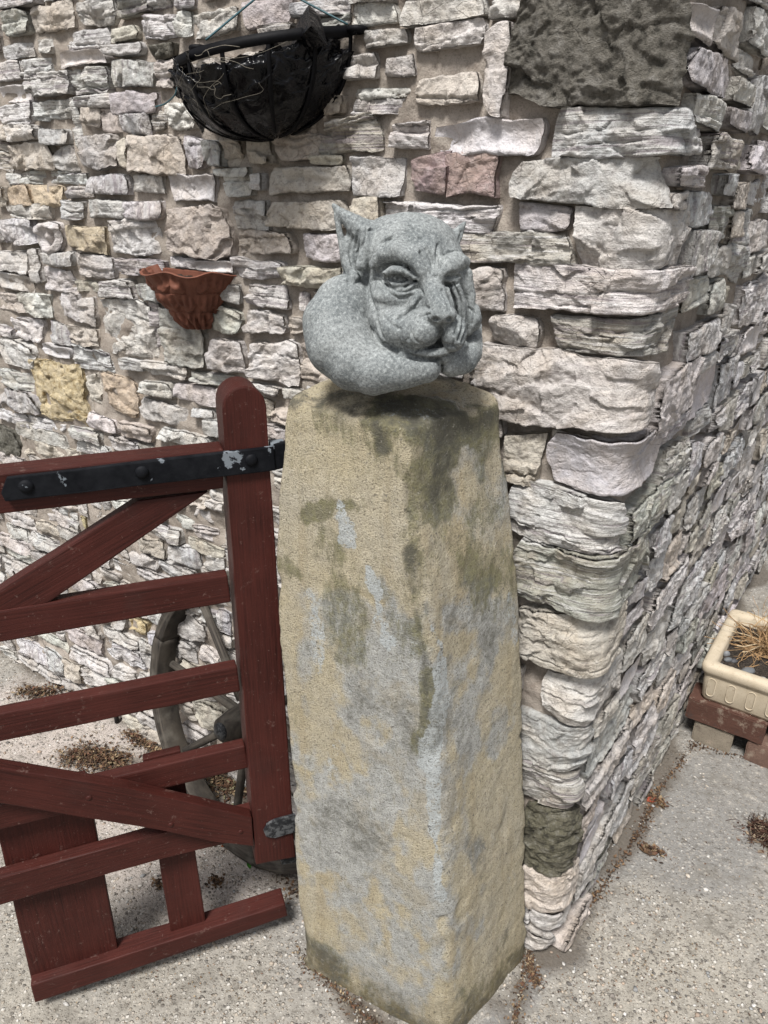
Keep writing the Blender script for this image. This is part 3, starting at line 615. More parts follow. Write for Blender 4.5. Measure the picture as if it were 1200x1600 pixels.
def post_mat():
    m = NM('weathered_sandstone'); co = m.coord('Object'); at = m.attr('mask'); sp = m.n('ShaderNodeSeparateColor'); m.l(at.outputs['Color'], sp.inputs[0])
    n1 = m.noise(co, 7, 6, .65, .4); n2 = m.noise(co, 60, 6, .7); n3 = m.noise(co, 330, 4, .75)
    cs = m.noise(m.coord('Object', (28, 28, 2.2)), 1.0, 5, .6)
    c = m.mix(m.ramp(n1, [(.35, 0), (.65, 1)]), (.47, .405, .275), (.44, .395, .305))
    c = m.mix(m.ramp(cs, [(.35, .45), (.5, 0)]), c, (.35, .28, .17))
    c = m.mix(m.ramp(n2, [(.56, 0), (.7, .5)]), c, (.58, .52, .40))
    nb = m.noise(co, 130, 8, .9); na_ = m.noise(m.coord('Object', (1, 1, .35)), 95, 8, .88)
    g = m.math('MULTIPLY', m.ramp(m.math('MULTIPLY_ADD', m.math('SUBTRACT', nb, .5), 2.0, m.math('MULTIPLY', sp.outputs[2], 1.0)), [(.08, 0), (.8, 1)]), 0.92)
    c = m.mix(g, c, m.mix(m.ramp(n2, [(.35, 0), (.65, 1)]), (.29, .295, .285), (.47, .47, .45)))
    rb = m.math('MULTIPLY', sp.outputs[2], m.ramp(m.noise(co, 11, 4), [(.5, 0), (.62, .6)])); c = m.mix(rb, c, (.38, .33, .24))
    al = m.math('MULTIPLY', m.ramp(m.math('MULTIPLY_ADD', m.math('SUBTRACT', na_, .5), 3.2, m.math('MULTIPLY', sp.outputs[1], 1.0)), [(.06, 0), (.75, .92)]), m.ramp(n2, [(.3, .6), (.6, 1)]))
    c = m.mix(al, c, m.mix(m.ramp(n2, [(.4, 0), (.6, 1)]), (.085, .083, .040), (.20, .188, .10)))
    lf = m.ramp(m.math('MULTIPLY_ADD', m.math('SUBTRACT', m.noise(co, 70, 8, .9), .5), 3.4, m.math('MULTIPLY', sp.outputs[0], .9)), [(.60, 0), (.74, .9)])
    c = m.mix(lf, c, (.45, .475, .475))
    c = m.mix(m.ramp(n3, [(.36, .8), (.47, 0)]), c, (.10, .088, .06))
    dk = m.ramp(m.math('MULTIPLY_ADD', m.math('SUBTRACT', m.noise(co, 80, 8, .9), .5), 2.4, m.math('MULTIPLY', at.outputs['Alpha'], 1.0)), [(.16, 0), (.85, .9)])
    c = m.mix(dk, c, (.085, .08, .062))
    dsp = m.math('MULTIPLY', m.ramp(m.noise(co, 120, 3, .6), [(.62, 0), (.67, .8)]), m.ramp(m.noise(co, 12, 4), [(.45, 0), (.6, 1)])); c = m.mix(dsp, c, (.10, .095, .085))
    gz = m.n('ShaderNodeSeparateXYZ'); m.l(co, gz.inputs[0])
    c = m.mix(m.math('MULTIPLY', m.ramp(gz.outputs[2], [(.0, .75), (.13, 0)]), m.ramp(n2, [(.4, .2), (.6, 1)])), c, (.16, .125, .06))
    sp2 = m.noise(co, 150, 5, .8); c = m.mix(m.ramp(sp2, [(.32, .75), (.42, 0)]), c, m.mix(.75, c, (.05, .045, .03))); c = m.mix(m.ramp(sp2, [(.60, 0), (.70, .55)]), c, (.60, .57, .50)); m.color(c); m.rough(.92)
    m.bump(m.math('MULTIPLY_ADD', n2, 1.0, m.math('MULTIPLY', n3, 1.1)), 1.0, .0055); return m.m
POST = tag(link('gatepost', POSTME, post_mat()), 'tall weathered sandstone gatepost with lichen and green algae, under the stone gargoyle', 'gatepost')
# ------------------------------------------------------------------ red gate
GA = math.radians(19.8); GU = np.array([math.cos(GA), math.sin(GA), 0]); GN = np.array([math.sin(GA), -math.cos(GA), 0])   # along the gate, towards the camera
GP = np.array([-.185, 1.115, 0])
def gpt(px, py, off=0.0):
    P = on_plane(px, py, GP - GN * off, GN); return P
def wood_mat(name='red_painted_timber', base=(.026, .0066, .0050)):
    m = NM(name); co = m.coord('Object'); at = m.attr('grain')
    gr = m.noise(m.coord('UV', (1, 1, 1)), 1.0, 5, .65, .3); n = m.noise(co, 16, 5); f = m.noise(co, 240, 3)
    c = m.mix(m.ramp(gr, [(.35, 0), (.65, 1)]), base, lv(base, 1.9))
    c = m.mix(m.ramp(n, [(.55, 0), (.75, .4)]), c, (.040, .018, .015))
    c = m.mix(m.ramp(gr, [(.28, .7), (.36, 0)]), c, (.018, .006, .005))
    c = m.mix(m.ramp(f, [(.68, 0), (.74, .5)]), c, (.20, .13, .11))
    w_ = m.noise(co, 42, 6, .8, .5); c = m.mix(m.ramp(w_, [(.61, 0), (.65, .85)]), c, (.10, .060, .050)); c = m.mix(m.ramp(m.noise(co, 5, 4), [(.45, 0), (.7, .5)]), c, lv(base, 2.6))
    m.color(c); m.rough(m.ramp(n, [(.3, .46), (.7, .62)])); m.p.inputs['Specular IOR Level'].default_value = .18
    m.bump(m.math('MULTIPLY_ADD', gr, 1.0, m.math('MULTIPLY', f, .25)), .55, .0016); return m.m
WOOD = wood_mat()
GATE = thing('gate', tuple(GP - GU * .6), 'dark red painted wooden gate standing open against the stone post', 'gate')
def grain_uv(me, along):
    """UV that runs slowly along the board, so that noise reads as grain"""
    along = unit(along); vs = np.empty(len(me.vertices) * 3, np.float32); me.vertices.foreach_get('co', vs); vs = vs.reshape(-1, 3)
    li = np.empty(len(me.loops), np.int32); me.loops.foreach_get('vertex_index', li)
    a = vs @ along; r = vs - a[:, None] * along; b = r @ unit(np.cross(along, GN) + 1e-6) + 1.0 * (r @ GN)
    uv = me.uv_layers.new(name='UVMap'); s = random.random() * 40
    uv.data.foreach_set('uv', np.stack([a[li] * 9 + s, b[li] * 260 + s], -1).astype(np.float32).ravel())
def member(name, poly, off, thick, mat=None, along=None, bev=.003, parent=None, warp=True):
    """poly: picture corners of the front face lying 'off' behind the gate plane"""
    P = [gpt(x, y, off) for x, y in poly]
    return prism(name, P, -GN * thick, mat or WOOD, along, bev, parent or GATE, warp)
def prism(name, P, ext, mat, along=None, bev=.003, parent=None, warp=True):
    bm = bmesh.new(); a = [bm.verts.new(p) for p in P]; b = [bm.verts.new(p + ext) for p in P]; n = len(P)
    bm.faces.new(a); bm.faces.new(b[::-1])
    for i in range(n): bm.faces.new((a[i], b[i], b[(i + 1) % n], a[(i + 1) % n]))
    bmesh.ops.bevel(bm, geom=list(bm.edges), offset=bev, segments=2, profile=.6, affect='EDGES', clamp_overlap=True)
    bmesh.ops.recalc_face_normals(bm, faces=bm.faces)
    if warp:
        es = [e for e in bm.edges if e.calc_length() > .03]
        bmesh.ops.subdivide_edges(bm, edges=es, cuts=10, use_grid_fill=True)
        for v in bm.verts:
            c = v.co; v.co += Vector((noise3(c.x * 12, c.y * 12, c.z * 12) * .0009, noise3(c.x * 11, c.y * 14, c.z * 9 + 5) * .0009, noise3(c.x * 14 + 3, c.y * 12, c.z * 13) * .0009))
    me = bpy.data.meshes.new(name); bm.to_mesh(me); bm.free()
    grain_uv(me, along if along is not None else P[1] - P[0])
    return link(name, me, mat, parent)
# stile with a round head
a0, a1 = gpt(348, 655), gpt(400, 1352); b0, b1 = gpt(417, 655), gpt(462, 1340)
zt = gpt(382, 603)[2]; gl = [float(np.dot(a0 - GP, GU)), float(np.dot(a1 - GP, GU))]; gr_ = [float(np.dot(b0 - GP, GU)), float(np.dot(b1 - GP, GU))]
w0 = (gr_[0] - gl[0]) / 2; zc = zt - w0; mid = (gr_[0] + gl[0]) / 2
arc = [GP + GU * (mid + w0 * math.cos(t)) + Zv * (zc + w0 * math.sin(t)) for t in np.linspace(0, math.pi, 15)]
prism('stile', arc + [a1, b1], -GN * .07, WOOD, Zv, .0035, GATE)
R_ = []
R_.append(member('top_rail', [(-60, 747), (350, 703), (350, 763), (-60, 811)], .004, .05))
member('upper_brace', [(215, 783), (327, 768), (75, 943), (-60, 1002), (-60, 962)], .012, .028, along=gpt(300, 775) - gpt(0, 950))
member('rail', [(-60, 964), (356, 899), (362, 941), (-60, 1014)], .010, .026)
member('rail', [(-60, 1128), (370, 1042), (375, 1081), (-60, 1172)], .010, .026)
member('rail', [(-60, 1272), (383, 1166), (388, 1200), (-60, 1312)], .022, .026)
member('lower_brace', [(-60, 1190), (200, 1232), (393, 1277), (397, 1323), (330, 1314), (244, 1296), (-60, 1246)], -.004, .024, along=gpt(393, 1290) - gpt(0, 1220))
member('bottom_rail', [(-60, 1388), (246, 1304), (398, 1266), (400, 1308), (255, 1341), (-60, 1432)], .022, .026)
member('board', [(223, 1187), (282, 1173), (323, 1450), (268, 1466)], .052, .018, along=Zv)
member('board', [(-16, 1250), (134, 1212), (186, 1494), (50, 1540)], .052, .018, along=Zv, parent=None)
member('skirt_rail', [(47, 1541), (446, 1413), (450, 1432), (54, 1568)], .030, .046)
IRON = NM('black_iron'); co = IRON.coord('Object'); nn = IRON.noise(co, 26, 5, .7); chip = IRON.math('MULTIPLY', IRON.ramp(IRON.noise(co, 19, 6, .55, .2), [(.60, 0), (.612, 1)]), 1.0)
IRON.color(IRON.mix(IRON.math('MULTIPLY', chip, .9), IRON.mix(IRON.ramp(nn, [(.4, 0), (.7, .6)]), (.004, .0045, .006), (.016, .017, .020)), (.16, .18, .20))); IRON.rough(IRON.ramp(nn, [(.3, .5), (.7, .7)])); IRON.bump(IRON.math('ADD', nn, IRON.math('MULTIPLY', chip, -.6)), .5, .002); IRON.p.inputs['Specular IOR Level'].default_value = .09
BAND = IRON.m
def worn_iron():
    m = NM('worn_black_iron'); co = m.coord('Object'); n = m.noise(co, 70, 6, .75)
    m.color(m.mix(m.ramp(n, [(.48, 0), (.56, 1)]), (.012, .013, .015), (.075, .078, .08))); m.rough(.55); m.bump(n, .8, .002); return m.m
WORN = worn_iron()
hinge = member('hinge_strap', [(1, 771), (10, 747), (428, 698), (431, 735), (8, 784)], -.008, .009, BAND, bev=.0015)
prism('hinge_pintle', [gpt(424, 694, -.004), gpt(446, 691, -.004), gpt(446, 731, -.004), gpt(424, 736, -.004)], -GN * .022, BAND, GU, .002, GATE)
for (x, y) in ((41, 760), (222, 738), (393, 719)):
    c = gpt(x, y, -.008); bm = bmesh.new(); bmesh.ops.create_uvsphere(bm, u_segments=16, v_segments=8, radius=.0105)
    for v in bm.verts: v.co.z *= .5
    Rm = Vector(GN).to_track_quat('Z', 'Y').to_matrix().to_4x4(); bmesh.ops.transform(bm, matrix=Matrix.Translation(Vector(c)) @ Rm, verts=bm.verts)
    bm_obj('bolt', bm, BAND, hinge, smooth=True)
for (x, y) in ((139, 1247), (267, 1289), (376, 1300)):
    c = gpt(x, y, -.004); bm = bmesh.new(); bmesh.ops.create_uvsphere(bm, u_segments=12, v_segments=6, radius=.0055)
    for v in bm.verts: v.co.z *= .35
    Rm = Vector(GN).to_track_quat('Z', 'Y').to_matrix().to_4x4(); bmesh.ops.transform(bm, matrix=Matrix.Translation(Vector(c)) @ Rm, verts=bm.verts)
    bm_obj('screw', bm, WOOD, GATE, smooth=True)
pl = [(462, 1273), (430, 1281), (417, 1288), (412, 1299), (416, 1308), (430, 1310), (463, 1300)]
member('hinge_plate', pl, -.005, .006, WORN, bev=.0012)
prism('hinge_bracket', [gpt(440, 1345, .02), gpt(474, 1334, .02), gpt(474, 1346, .02), (gpt(440, 1352, .02))], -GN * .03, WORN, GU, .002, GATE)

# ------------------------------------------------------------------ cart wheel behind the gate
def wheel():
    m = NM('weathered_grey_wood'); co = m.coord('Object'); g = m.noise(m.coord('UV'), 1.0, 5, .6, .2); n = m.noise(co, 20, 5)
    c = m.mix(m.ramp(g, [(.35, 0), (.62, 1)]), (.016, .013, .011), (.065, .055, .044)); c = m.mix(m.ramp(n, [(.5, 0), (.7, .5)]), c, (.12, .11, .092)); c = m.mix(m.ramp(g, [(.30, .8), (.36, 0)]), c, (.02, .016, .012))
    m.color(c); m.rough(.8); m.bump(g, .6, .003); wm = m.m
    iron = WORN
    Rw = .365; B0 = np.array([-.361, 1.384, .004]); be = -.685
    wu = -np.array([math.cos(be), math.sin(be), 0]); wn = np.array([-wu[1], wu[0], 0]); wn = wn if wn[1] < 0 else -wn
    up = unit(Zv - wn * .2); ax = unit(wn + Zv * .2); C0 = B0 + up * Rw
    root = thing('cart_wheel', tuple(B0), 'old grey wooden cart wheel leaning on the wall behind the gate', 'wheel')
    def P(r, a, w): return C0 + r * (math.cos(a) * wu + math.sin(a) * up) + w * ax
    wd = .030
    def uvm(me, uvs):
        li = np.empty(len(me.loops), np.int32); me.loops.foreach_get('vertex_index', li); uv = me.uv_layers.new(name='UVMap'); uv.data.foreach_set('uv', uvs[li].astype(np.float32).ravel())
    for k in range(6):                                              # felloes
        a0_, a1_ = k * math.pi / 3 + .25 + .004, (k + 1) * math.pi / 3 + .25 - .004; V = []; U = []
        prof = [(Rw, -wd), (Rw, wd), (Rw - .008, wd + .002), (Rw - .029, wd), (Rw - .032, wd - .003), (Rw - .032, -wd + .003), (Rw - .029, -wd)]
        for a in np.linspace(a0_, a1_, 22):
            for j, (r, w) in enumerate(prof): V.append(P(r + .0015 * noise3(a * 9, j * 3.1, k), a, w)); U.append((a * 3 + k * 7, j * 2.3 + (r + w) * 30))
        n = len(prof); f = []
        for i in range(21):
            for j in range(n): f.append((i * n + j, (i + 1) * n + j, (i + 1) * n + (j + 1) % n, i * n + (j + 1) % n))
        me = mesh_np('felloe', np.array(V), [np.array(f)], smooth=False)
        bm = bmesh.new(); bm.from_mesh(me); bmesh.ops.holes_fill(bm, edges=bm.edges); bmesh.ops.recalc_face_normals(bm, faces=bm.faces); bm.to_mesh(me); bm.free()
        uvm(me, np.array(U)); link('felloe', me, wm, root)
    for k in range(8):
        a = math.radians(50 + 45 * k - 2); V, fs = tube_np([P(.05, a, .0), P(.16, a, .0), P(Rw - .055, a, .0)], [.013, .011, .010], 10)
        me = mesh_np('spoke', V, fs); uvm(me, np.stack([(V - C0) @ ax * 300, np.linalg.norm(V - C0, axis=1) * 8 + k], -1)); link('spoke', me, wm, root)
    V, fs = tube_np([P(0, 0, -.045), P(0, 0, -.03), P(0, 0, 0), P(0, 0, .05), P(0, 0, .085)], [.034, .042, .046, .038, .030], 24)
    me = mesh_np('hub', V, fs); uvm(me, np.stack([(V - C0) @ ax * 20, (V - C0) @ wu * 60], -1)); hub = link('hub', me, wm, root)
    V, fs = tube_np([P(0, 0, .08), P(0, 0, .094)], [.022, .020], 20); link('hub_ring', mesh_np('hub_ring', V, fs), iron, hub)
wheel()
# ------------------------------------------------------------------ gargoyle: one carved body, built as a distance field and skinned
def surface_nets(D, lo, h):
    nx, ny, nz_ = D.shape; ins = D < 0
    c = [D[i:nx - 1 + i, j:ny - 1 + j, k:nz_ - 1 + k] for i in (0, 1) for j in (0, 1) for k in (0, 1)]
    sgn = sum((x < 0).astype(np.int8) for x in c); act = (sgn > 0) & (sgn < 8)
    idx = -np.ones(act.shape, np.int64); ii = np.argwhere(act); idx[act] = np.arange(len(ii))
    offs = [(i, j, k) for i in (0, 1) for j in (0, 1) for k in (0, 1)]
    acc = np.zeros((len(ii), 3)); cnt = np.zeros(len(ii))
    cv = np.stack([x[act] for x in c], -1)
    for a in range(8):
        for b in range(a + 1, 8):
            d = np.array(offs[b]) - np.array(offs[a])
            if np.abs(d).sum() != 1: continue
            va, vb = cv[:, a], cv[:, b]; m = (va < 0) != (vb < 0); t = np.where(m, va / (va - vb + 1e-12), 0)
            acc += np.where(m[:, None], np.array(offs[a]) + t[:, None] * d, 0); cnt += m
    V = (ii + acc / cnt[:, None]) * h + lo; F_ = []
    for ax in range(3):
        sl0 = [slice(1, None)] * 3; sl0 = [slice(1, nx - 1), slice(1, ny - 1), slice(1, nz_ - 1)]; sl0[ax] = slice(0, D.shape[ax] - 1)
        s1 = list(sl0); s1[ax] = slice(1, D.shape[ax])
        A, B = ins[tuple(sl0)], ins[tuple(s1)]; e = np.argwhere(A != B); fl = A[A != B]
        o0 = np.array([s.start for s in sl0]); e = e + o0
        u, v = [a for a in range(3) if a != ax]; du = np.zeros(3, int); dv = np.zeros(3, int); du[u] = 1; dv[v] = 1
        q = np.stack([idx[tuple((e - du - dv).T)], idx[tuple((e - dv).T)], idx[tuple(e.T)], idx[tuple((e - du).T)]], -1)
        if ax == 1: fl = ~fl
        q = np.where(fl[:, None], q, q[:, ::-1]); F_.append(q)
    return V, np.vstack(F_)
class Field:
    def __init__(s, lo, hi, h):
        s.h = h; s.lo = np.array(lo, float); n = ((np.array(hi) - lo) / h).astype(int) + 1
        s.ax = [np.float32(s.lo[i] + h * np.arange(n[i])) for i in range(3)]; s.D = np.full(n, 60.0, np.float32)
    def _box(s, lo, hi):
        i0 = np.maximum(0, ((np.array(lo) - s.lo) / s.h).astype(int)); i1 = np.minimum(s.D.shape, ((np.array(hi) - s.lo) / s.h).astype(int) + 2)
        sl = tuple(slice(a, b) for a, b in zip(i0, i1)); return sl, np.meshgrid(*[s.ax[i][sl[i]] for i in range(3)], indexing='ij')
    def _comb(s, sl, d, k, op):
        D = s.D[sl]
        if op == 'add': h = np.clip(.5 + .5 * (D - d) / k, 0, 1); s.D[sl] = D * (1 - h) + d * h - k * h * (1 - h)
        else: h = np.clip(.5 - .5 * (D + d) / k, 0, 1); s.D[sl] = D * (1 - h) - d * h + k * h * (1 - h)
    def ell(s, c, r, k=6, op='add', R=None):
        c = np.array(c, float); r = np.array(r, float); m = r.max() + k * 2 + 3 * s.h; sl, (x, y, z) = s._box(c - m, c + m)
        x, y, z = x - c[0], y - c[1], z - c[2]
        if R is not None: R = np.array(R); x, y, z = [R[0, i] * x + R[1, i] * y + R[2, i] * z for i in range(3)]
        k0 = np.sqrt((x / r[0]) ** 2 + (y / r[1]) ** 2 + (z / r[2]) ** 2); k1 = np.sqrt((x / r[0] ** 2) ** 2 + (y / r[1] ** 2) ** 2 + (z / r[2] ** 2) ** 2)
        s._comb(sl, (k0 * (k0 - 1) / (k1 + 1e-6)).astype(np.float32), k, op)
    def cap(s, pts, rad, k=6, op='add'):
        pts = np.array(pts, float); rad = np.broadcast_to(np.array(rad, float), (len(pts),)); m = rad.max() + k * 2 + 3 * s.h
        sl, (x, y, z) = s._box(pts.min(0) - m, pts.max(0) + m); best = None
        for a, b, ra, rb in zip(pts[:-1], pts[1:], rad[:-1], rad[1:]):
            d = b - a; t = np.clip(((x - a[0]) * d[0] + (y - a[1]) * d[1] + (z - a[2]) * d[2]) / (d @ d + 1e-9), 0, 1)
            e = np.sqrt((x - a[0] - t * d[0]) ** 2 + (y - a[1] - t * d[1]) ** 2 + (z - a[2] - t * d[2]) ** 2) - (ra + (rb - ra) * t)
            best = e if best is None else np.minimum(best, e)
        s._comb(sl, best.astype(np.float32), k, op)
def rotm(ax, deg):
    return np.array(Matrix.Rotation(math.radians(deg), 3, ax))
# units: picture pixels; x right, y away from the viewer, z up; origin at picture (610, 475)
def L_(px, py, d): return (px - 610.0, -d, 475.0 - py)
def gargoyle():
    f = Field((-150, -135, -150), (145, 105, 155), 1.55)
    # skull, brow mass, jaw
    f.ell(L_(640, 401, 2), (77, 74, 60), 8)
    f.ell(L_(606, 382, 4), (38, 46, 34), 8)
    f.ell(L_(634, 462, 8), (64, 62, 74), 12)
    f.ell(L_(628, 470, 26), (50, 48, 56), 14)
    f.ell(L_(694, 450, 30), (36, 42, 62), 12)
    # brows
    f.cap([L_(586, 419, 56), L_(600, 404, 67), L_(620, 401, 76), L_(641, 411, 83), L_(655, 429, 86), L_(661, 442, 86)], [8, 14, 17, 17, 14, 10], 4)
    f.cap([L_(718, 414, 54), L_(706, 414, 68), L_(690, 424, 80), L_(676, 434, 88)], [9, 14, 16, 13], 4)
    f.ell(L_(664, 412, 68), (20, 16, 26), 10)
    # eye sockets and eyes
    f.ell(L_(619, 436, 96), (27, 25, 17), 2.5, 'sub')
    f.ell(L_(700, 438, 90), (14, 12, 9), 4, 'sub')
    f.ell(L_(620, 438, 62), (15, 15, 12.5), 2); f.ell(L_(698, 437, 70), (12, 12, 9), 2)
    f.cap([L_(600, 438, 70), L_(610, 430, 76), L_(624, 430, 78), L_(640, 440, 78)], [2.5, 3.5, 3.5, 2.5], 2.0)
    f.cap([L_(601, 441, 70), L_(612, 447, 75), L_(626, 448, 77), L_(640, 443, 78)], [2.2, 3, 3, 2.2], 2.0)
    f.cap([L_(686, 436, 80), L_(698, 432, 80), L_(710, 432, 74)], [3, 4, 3], 2.0); f.cap([L_(686, 440, 80), L_(698, 442, 80), L_(710, 439, 74)], [2.5, 3.5, 2.5], 2.0)
    f.cap([L_(601, 433, 76), L_(612, 427, 84), L_(628, 428, 87), L_(643, 437, 87)], [4, 5.5, 5.5, 4.5], 2.5)
    # eye bags and cheeks
    f.ell(L_(614, 464, 58), (30, 22, 17), 7)
    f.cap([L_(596, 452, 64), L_(614, 461, 74), L_(634, 458, 78), L_(646, 448, 80)], [5, 6, 6, 4], 4)
    f.ell(L_(606, 492, 42), (30, 30, 30), 9)
    f.cap([L_(704, 448, 74), L_(714, 470, 66), L_(718, 500, 58), L_(708, 530, 60)], [7, 8, 8, 8], 4)
    f.cap([L_(722, 430, 54), L_(729, 462, 46), L_(726, 500, 42), L_(714, 528, 44)], [8, 9, 9, 8], 5)
    f.ell(L_(655, 466, 66), (20, 24, 24), 7)
    # nose and muzzle
    f.cap([L_(668, 440, 84), L_(674, 462, 98), L_(682, 482, 112)], [12, 14, 16], 7)
    f.ell(L_(626, 510, 60), (36, 36, 31), 7); f.ell(L_(640, 530, 62), (30, 26, 15), 6)
    f.ell(L_(674, 468, 88), (20, 20, 24), 7); f.ell(L_(674, 494, 92), (34, 26, 19), 6)
    f.ell(L_(654, 512, 92), (32, 30, 26), 3, R=rotm('Y', -16)); f.ell(L_(703, 515, 92), (19, 26, 27), 3)
    f.cap([L_(634, 538, 78), L_(652, 544, 90), L_(670, 545, 94), L_(692, 541, 90)], [6, 7.5, 7.5, 6], 3)
    f.ell(L_(664, 548, 70), (28, 22, 10), 4)
    f.ell(L_(683, 488, 117), (22, 13, 13), 2.5); f.ell(L_(670, 492, 110), (8, 8, 7.5), 3); f.ell(L_(697, 492, 108), (8, 8, 7.5), 3)
    f.ell(L_(674, 495, 126), (4.8, 7, 3.8), 1.5, 'sub'); f.ell(L_(693, 495, 125), (4.8, 7, 3.8), 1.5, 'sub')
    f.cap([L_(655, 460, 84), L_(645, 476, 84), L_(634, 492, 78)], [7, 8, 7], 6)
    f.cap([L_(691, 455, 88), L_(697, 474, 90), L_(700, 490, 86)], [5, 5, 5], 3)
    f.ell(L_(590, 495, -22), (40, 45, 55), 8); f.ell(L_(566, 430, -10), (30, 30, 36), 8)
    # neck and shoulders behind the arms
    f.ell(L_(640, 540, 20), (70, 55, 50), 10); f.ell(L_(600, 560, 0), (80, 55, 40), 12)
    # near arm: shoulder, upper arm, elbow, forearm under the chin
    f.cap([L_(540, 480, 8), L_(527, 506, 16), L_(534, 535, 30), L_(556, 559, 44), L_(584, 572, 56), L_(625, 570, 68), L_(664, 566, 76)], [48, 53, 54, 47, 39, 31, 23], 2)
    f.cap([L_(563, 440, 52), L_(579, 474, 62), L_(592, 508, 74), L_(602, 532, 84)], [4, 5, 5, 4], 2, 'sub')
    f.ell(L_(556, 462, -6), (30, 30, 30), 12)
    # far arm
    f.cap([L_(744, 515, -8), L_(738, 540, 10), L_(722, 556, 34), L_(704, 560, 58)], [16, 22, 24, 21], 2)
    # hand that props the far cheek
    f.ell(L_(734, 492, 36), (15, 18, 22), 4, R=rotm('Y', -12)); f.cap([L_(728, 512, 40), L_(738, 495, 46), L_(738, 480, 42)], [8, 8, 6], 3)
    f.cap([L_(720, 535, 50), L_(708, 548, 66), L_(690, 552, 76)], [9, 9, 8], 4)
    # near ear: tall, pointed, hollow towards the viewer
    f.cap([L_(578, 378, 16), L_(556, 362, 18), L_(536, 346, 18), L_(524, 335, 16)], [24, 15, 8, 3.5], 5)
    f.cap([L_(526, 338, 18), L_(532, 372, 16), L_(540, 405, 16), L_(549, 428, 20), L_(556, 436, 26)], [3.5, 5, 6, 8, 8], 4)
    f.ell(L_(556, 392, 10), (20, 12, 40), 6, R=rotm('Y', 18))
    f.cap([L_(572, 372, 40), L_(572, 395, 42), L_(566, 420, 40)], [9, 9, 9], 6)
    f.cap([L_(530, 350, 44), L_(546, 378, 48), L_(556, 410, 50)], [4, 9, 8], 3, 'sub')
    f.cap([L_(562, 378, 54), L_(563, 400, 54)], [7, 7], 3, 'sub')
    # far ear: small point
    f.cap([L_(694, 390, 12), L_(708, 375, 12), L_(720, 357, 10)], [15, 10, 3.0], 4)
    f.cap([L_(716, 370, 18), L_(714, 384, 22)], [3, 4], 2, 'sub')
    V, Fq = surface_nets(f.D, f.lo, f.h)
    # smooth once along the net, then carve strokes into the front
    N = np.zeros_like(V); a, b, c, d = [V[Fq[:, i]] for i in range(4)]; fn = np.cross(c - a, d - b)
    for i in range(4): np.add.at(N, Fq[:, i], fn)
    N /= np.linalg.norm(N, axis=1)[:, None] + 1e-9
    front = np.clip(-N[:, 1] * 2.2, 0, 1); px, py = V[:, 0] + 610, 475 - V[:, 2]; P_ = np.stack([px, py], -1); disp = np.zeros(len(V))
    def cr(pts, w, dep, dmin=20):
        nonlocal disp
        pts = spline(np.array(pts, float), 14) if len(pts) > 2 else np.array(pts, float); dd = np.full(len(V), 1e9)
        tot = len(pts) - 1
        for i, (p, q) in enumerate(zip(pts[:-1], pts[1:])): dd = np.minimum(dd, seg_d(P_, p, q))
        disp -= 1.5 * dep * np.exp(-(dd / (w * 1.05)) ** 2) * front * (-V[:, 1] > dmin)
    for s_ in ([(660, 398), (668, 412), (672, 436)], [(678, 392), (675, 415), (674, 437)], [(652, 404), (660, 420), (664, 432)], [(686, 408), (680, 424)]): cr(s_, 2.0, 3.4)
    cr([(597, 394), (610, 384), (628, 386), (640, 396)], 2.2, 2.6); cr([(602, 386), (618, 378), (634, 382)], 2.0, 1.6); cr([(693, 402), (706, 400), (714, 406)], 2, 2)
    cr([(588, 432), (600, 440), (610, 452), (632, 458), (648, 450)], 1.8, 3.2); cr([(592, 441), (604, 455), (622, 467), (642, 462)], 1.9, 2.2)
    cr([(600, 426), (614, 420), (632, 424), (648, 438)], 2.2, 2.8)
    cr([(586, 425), (594, 432), (603, 437)], 1.6, 2.0); cr([(586, 440), (596, 439), (604, 439)], 1.6, 2.0)
    cr([(610, 439), (614, 435), (621, 434), (628, 438), (622, 443), (613, 442), (610, 439)], 1.1, 1.8); cr([(620, 438), (621, 439)], 2.2, 2.8)
    cr([(690, 437), (700, 436), (709, 435)], 1.4, 3.0); cr([(686, 446), (698, 449), (708, 445)], 1.6, 2.2)
    cr([(650, 452), (655, 462), (648, 476), (634, 487), (622, 494)], 2.3, 3.2); cr([(645, 482), (658, 478), (668, 482)], 1.8, 2.2); cr([(640, 490), (655, 486)], 1.5, 1.4)
    cr([(600, 492), (612, 504), (624, 510)], 2.4, 1.6)
    cr([(630, 531), (645, 534), (662, 532), (676, 527), (683, 516), (684, 502)], 1.8, 3.0); cr([(664, 488), (646, 494), (636, 508), (636, 524)], 2.0, 2.6); cr([(602, 533), (628, 545), (655, 552), (682, 553)], 2.6, 5.0); cr([(682, 553), (687, 566), (684, 582)], 2.4, 4.0); cr([(546, 441), (556, 444), (564, 441)], 2.2, 3.0, -30); cr([(678, 525), (690, 531), (704, 534)], 2.2, 4.0); cr([(648, 541), (664, 536), (680, 536)], 1.8, 2.4)
    cr([(690, 448), (702, 470), (707, 495), (702, 515)], 2.2, 3.2); cr([(700, 446), (714, 472), (716, 500), (708, 524)], 2.2, 3.4); cr([(712, 440), (724, 470), (724, 500), (714, 526)], 2.0, 3.0)
    cr([(683, 455), (690, 472), (692, 482)], 1.8, 2.2); cr([(676, 452), (684, 470)], 1.5, 1.6)
    cr([(727, 480), (736, 486), (734, 502)], 1.8, 2.2); cr([(560, 400), (572, 384), (574, 366)], 2.0, 2.0); cr([(552, 380), (548, 400), (552, 420)], 2, 2.4); cr([(560, 372), (556, 395)], 1.6, 1.8)
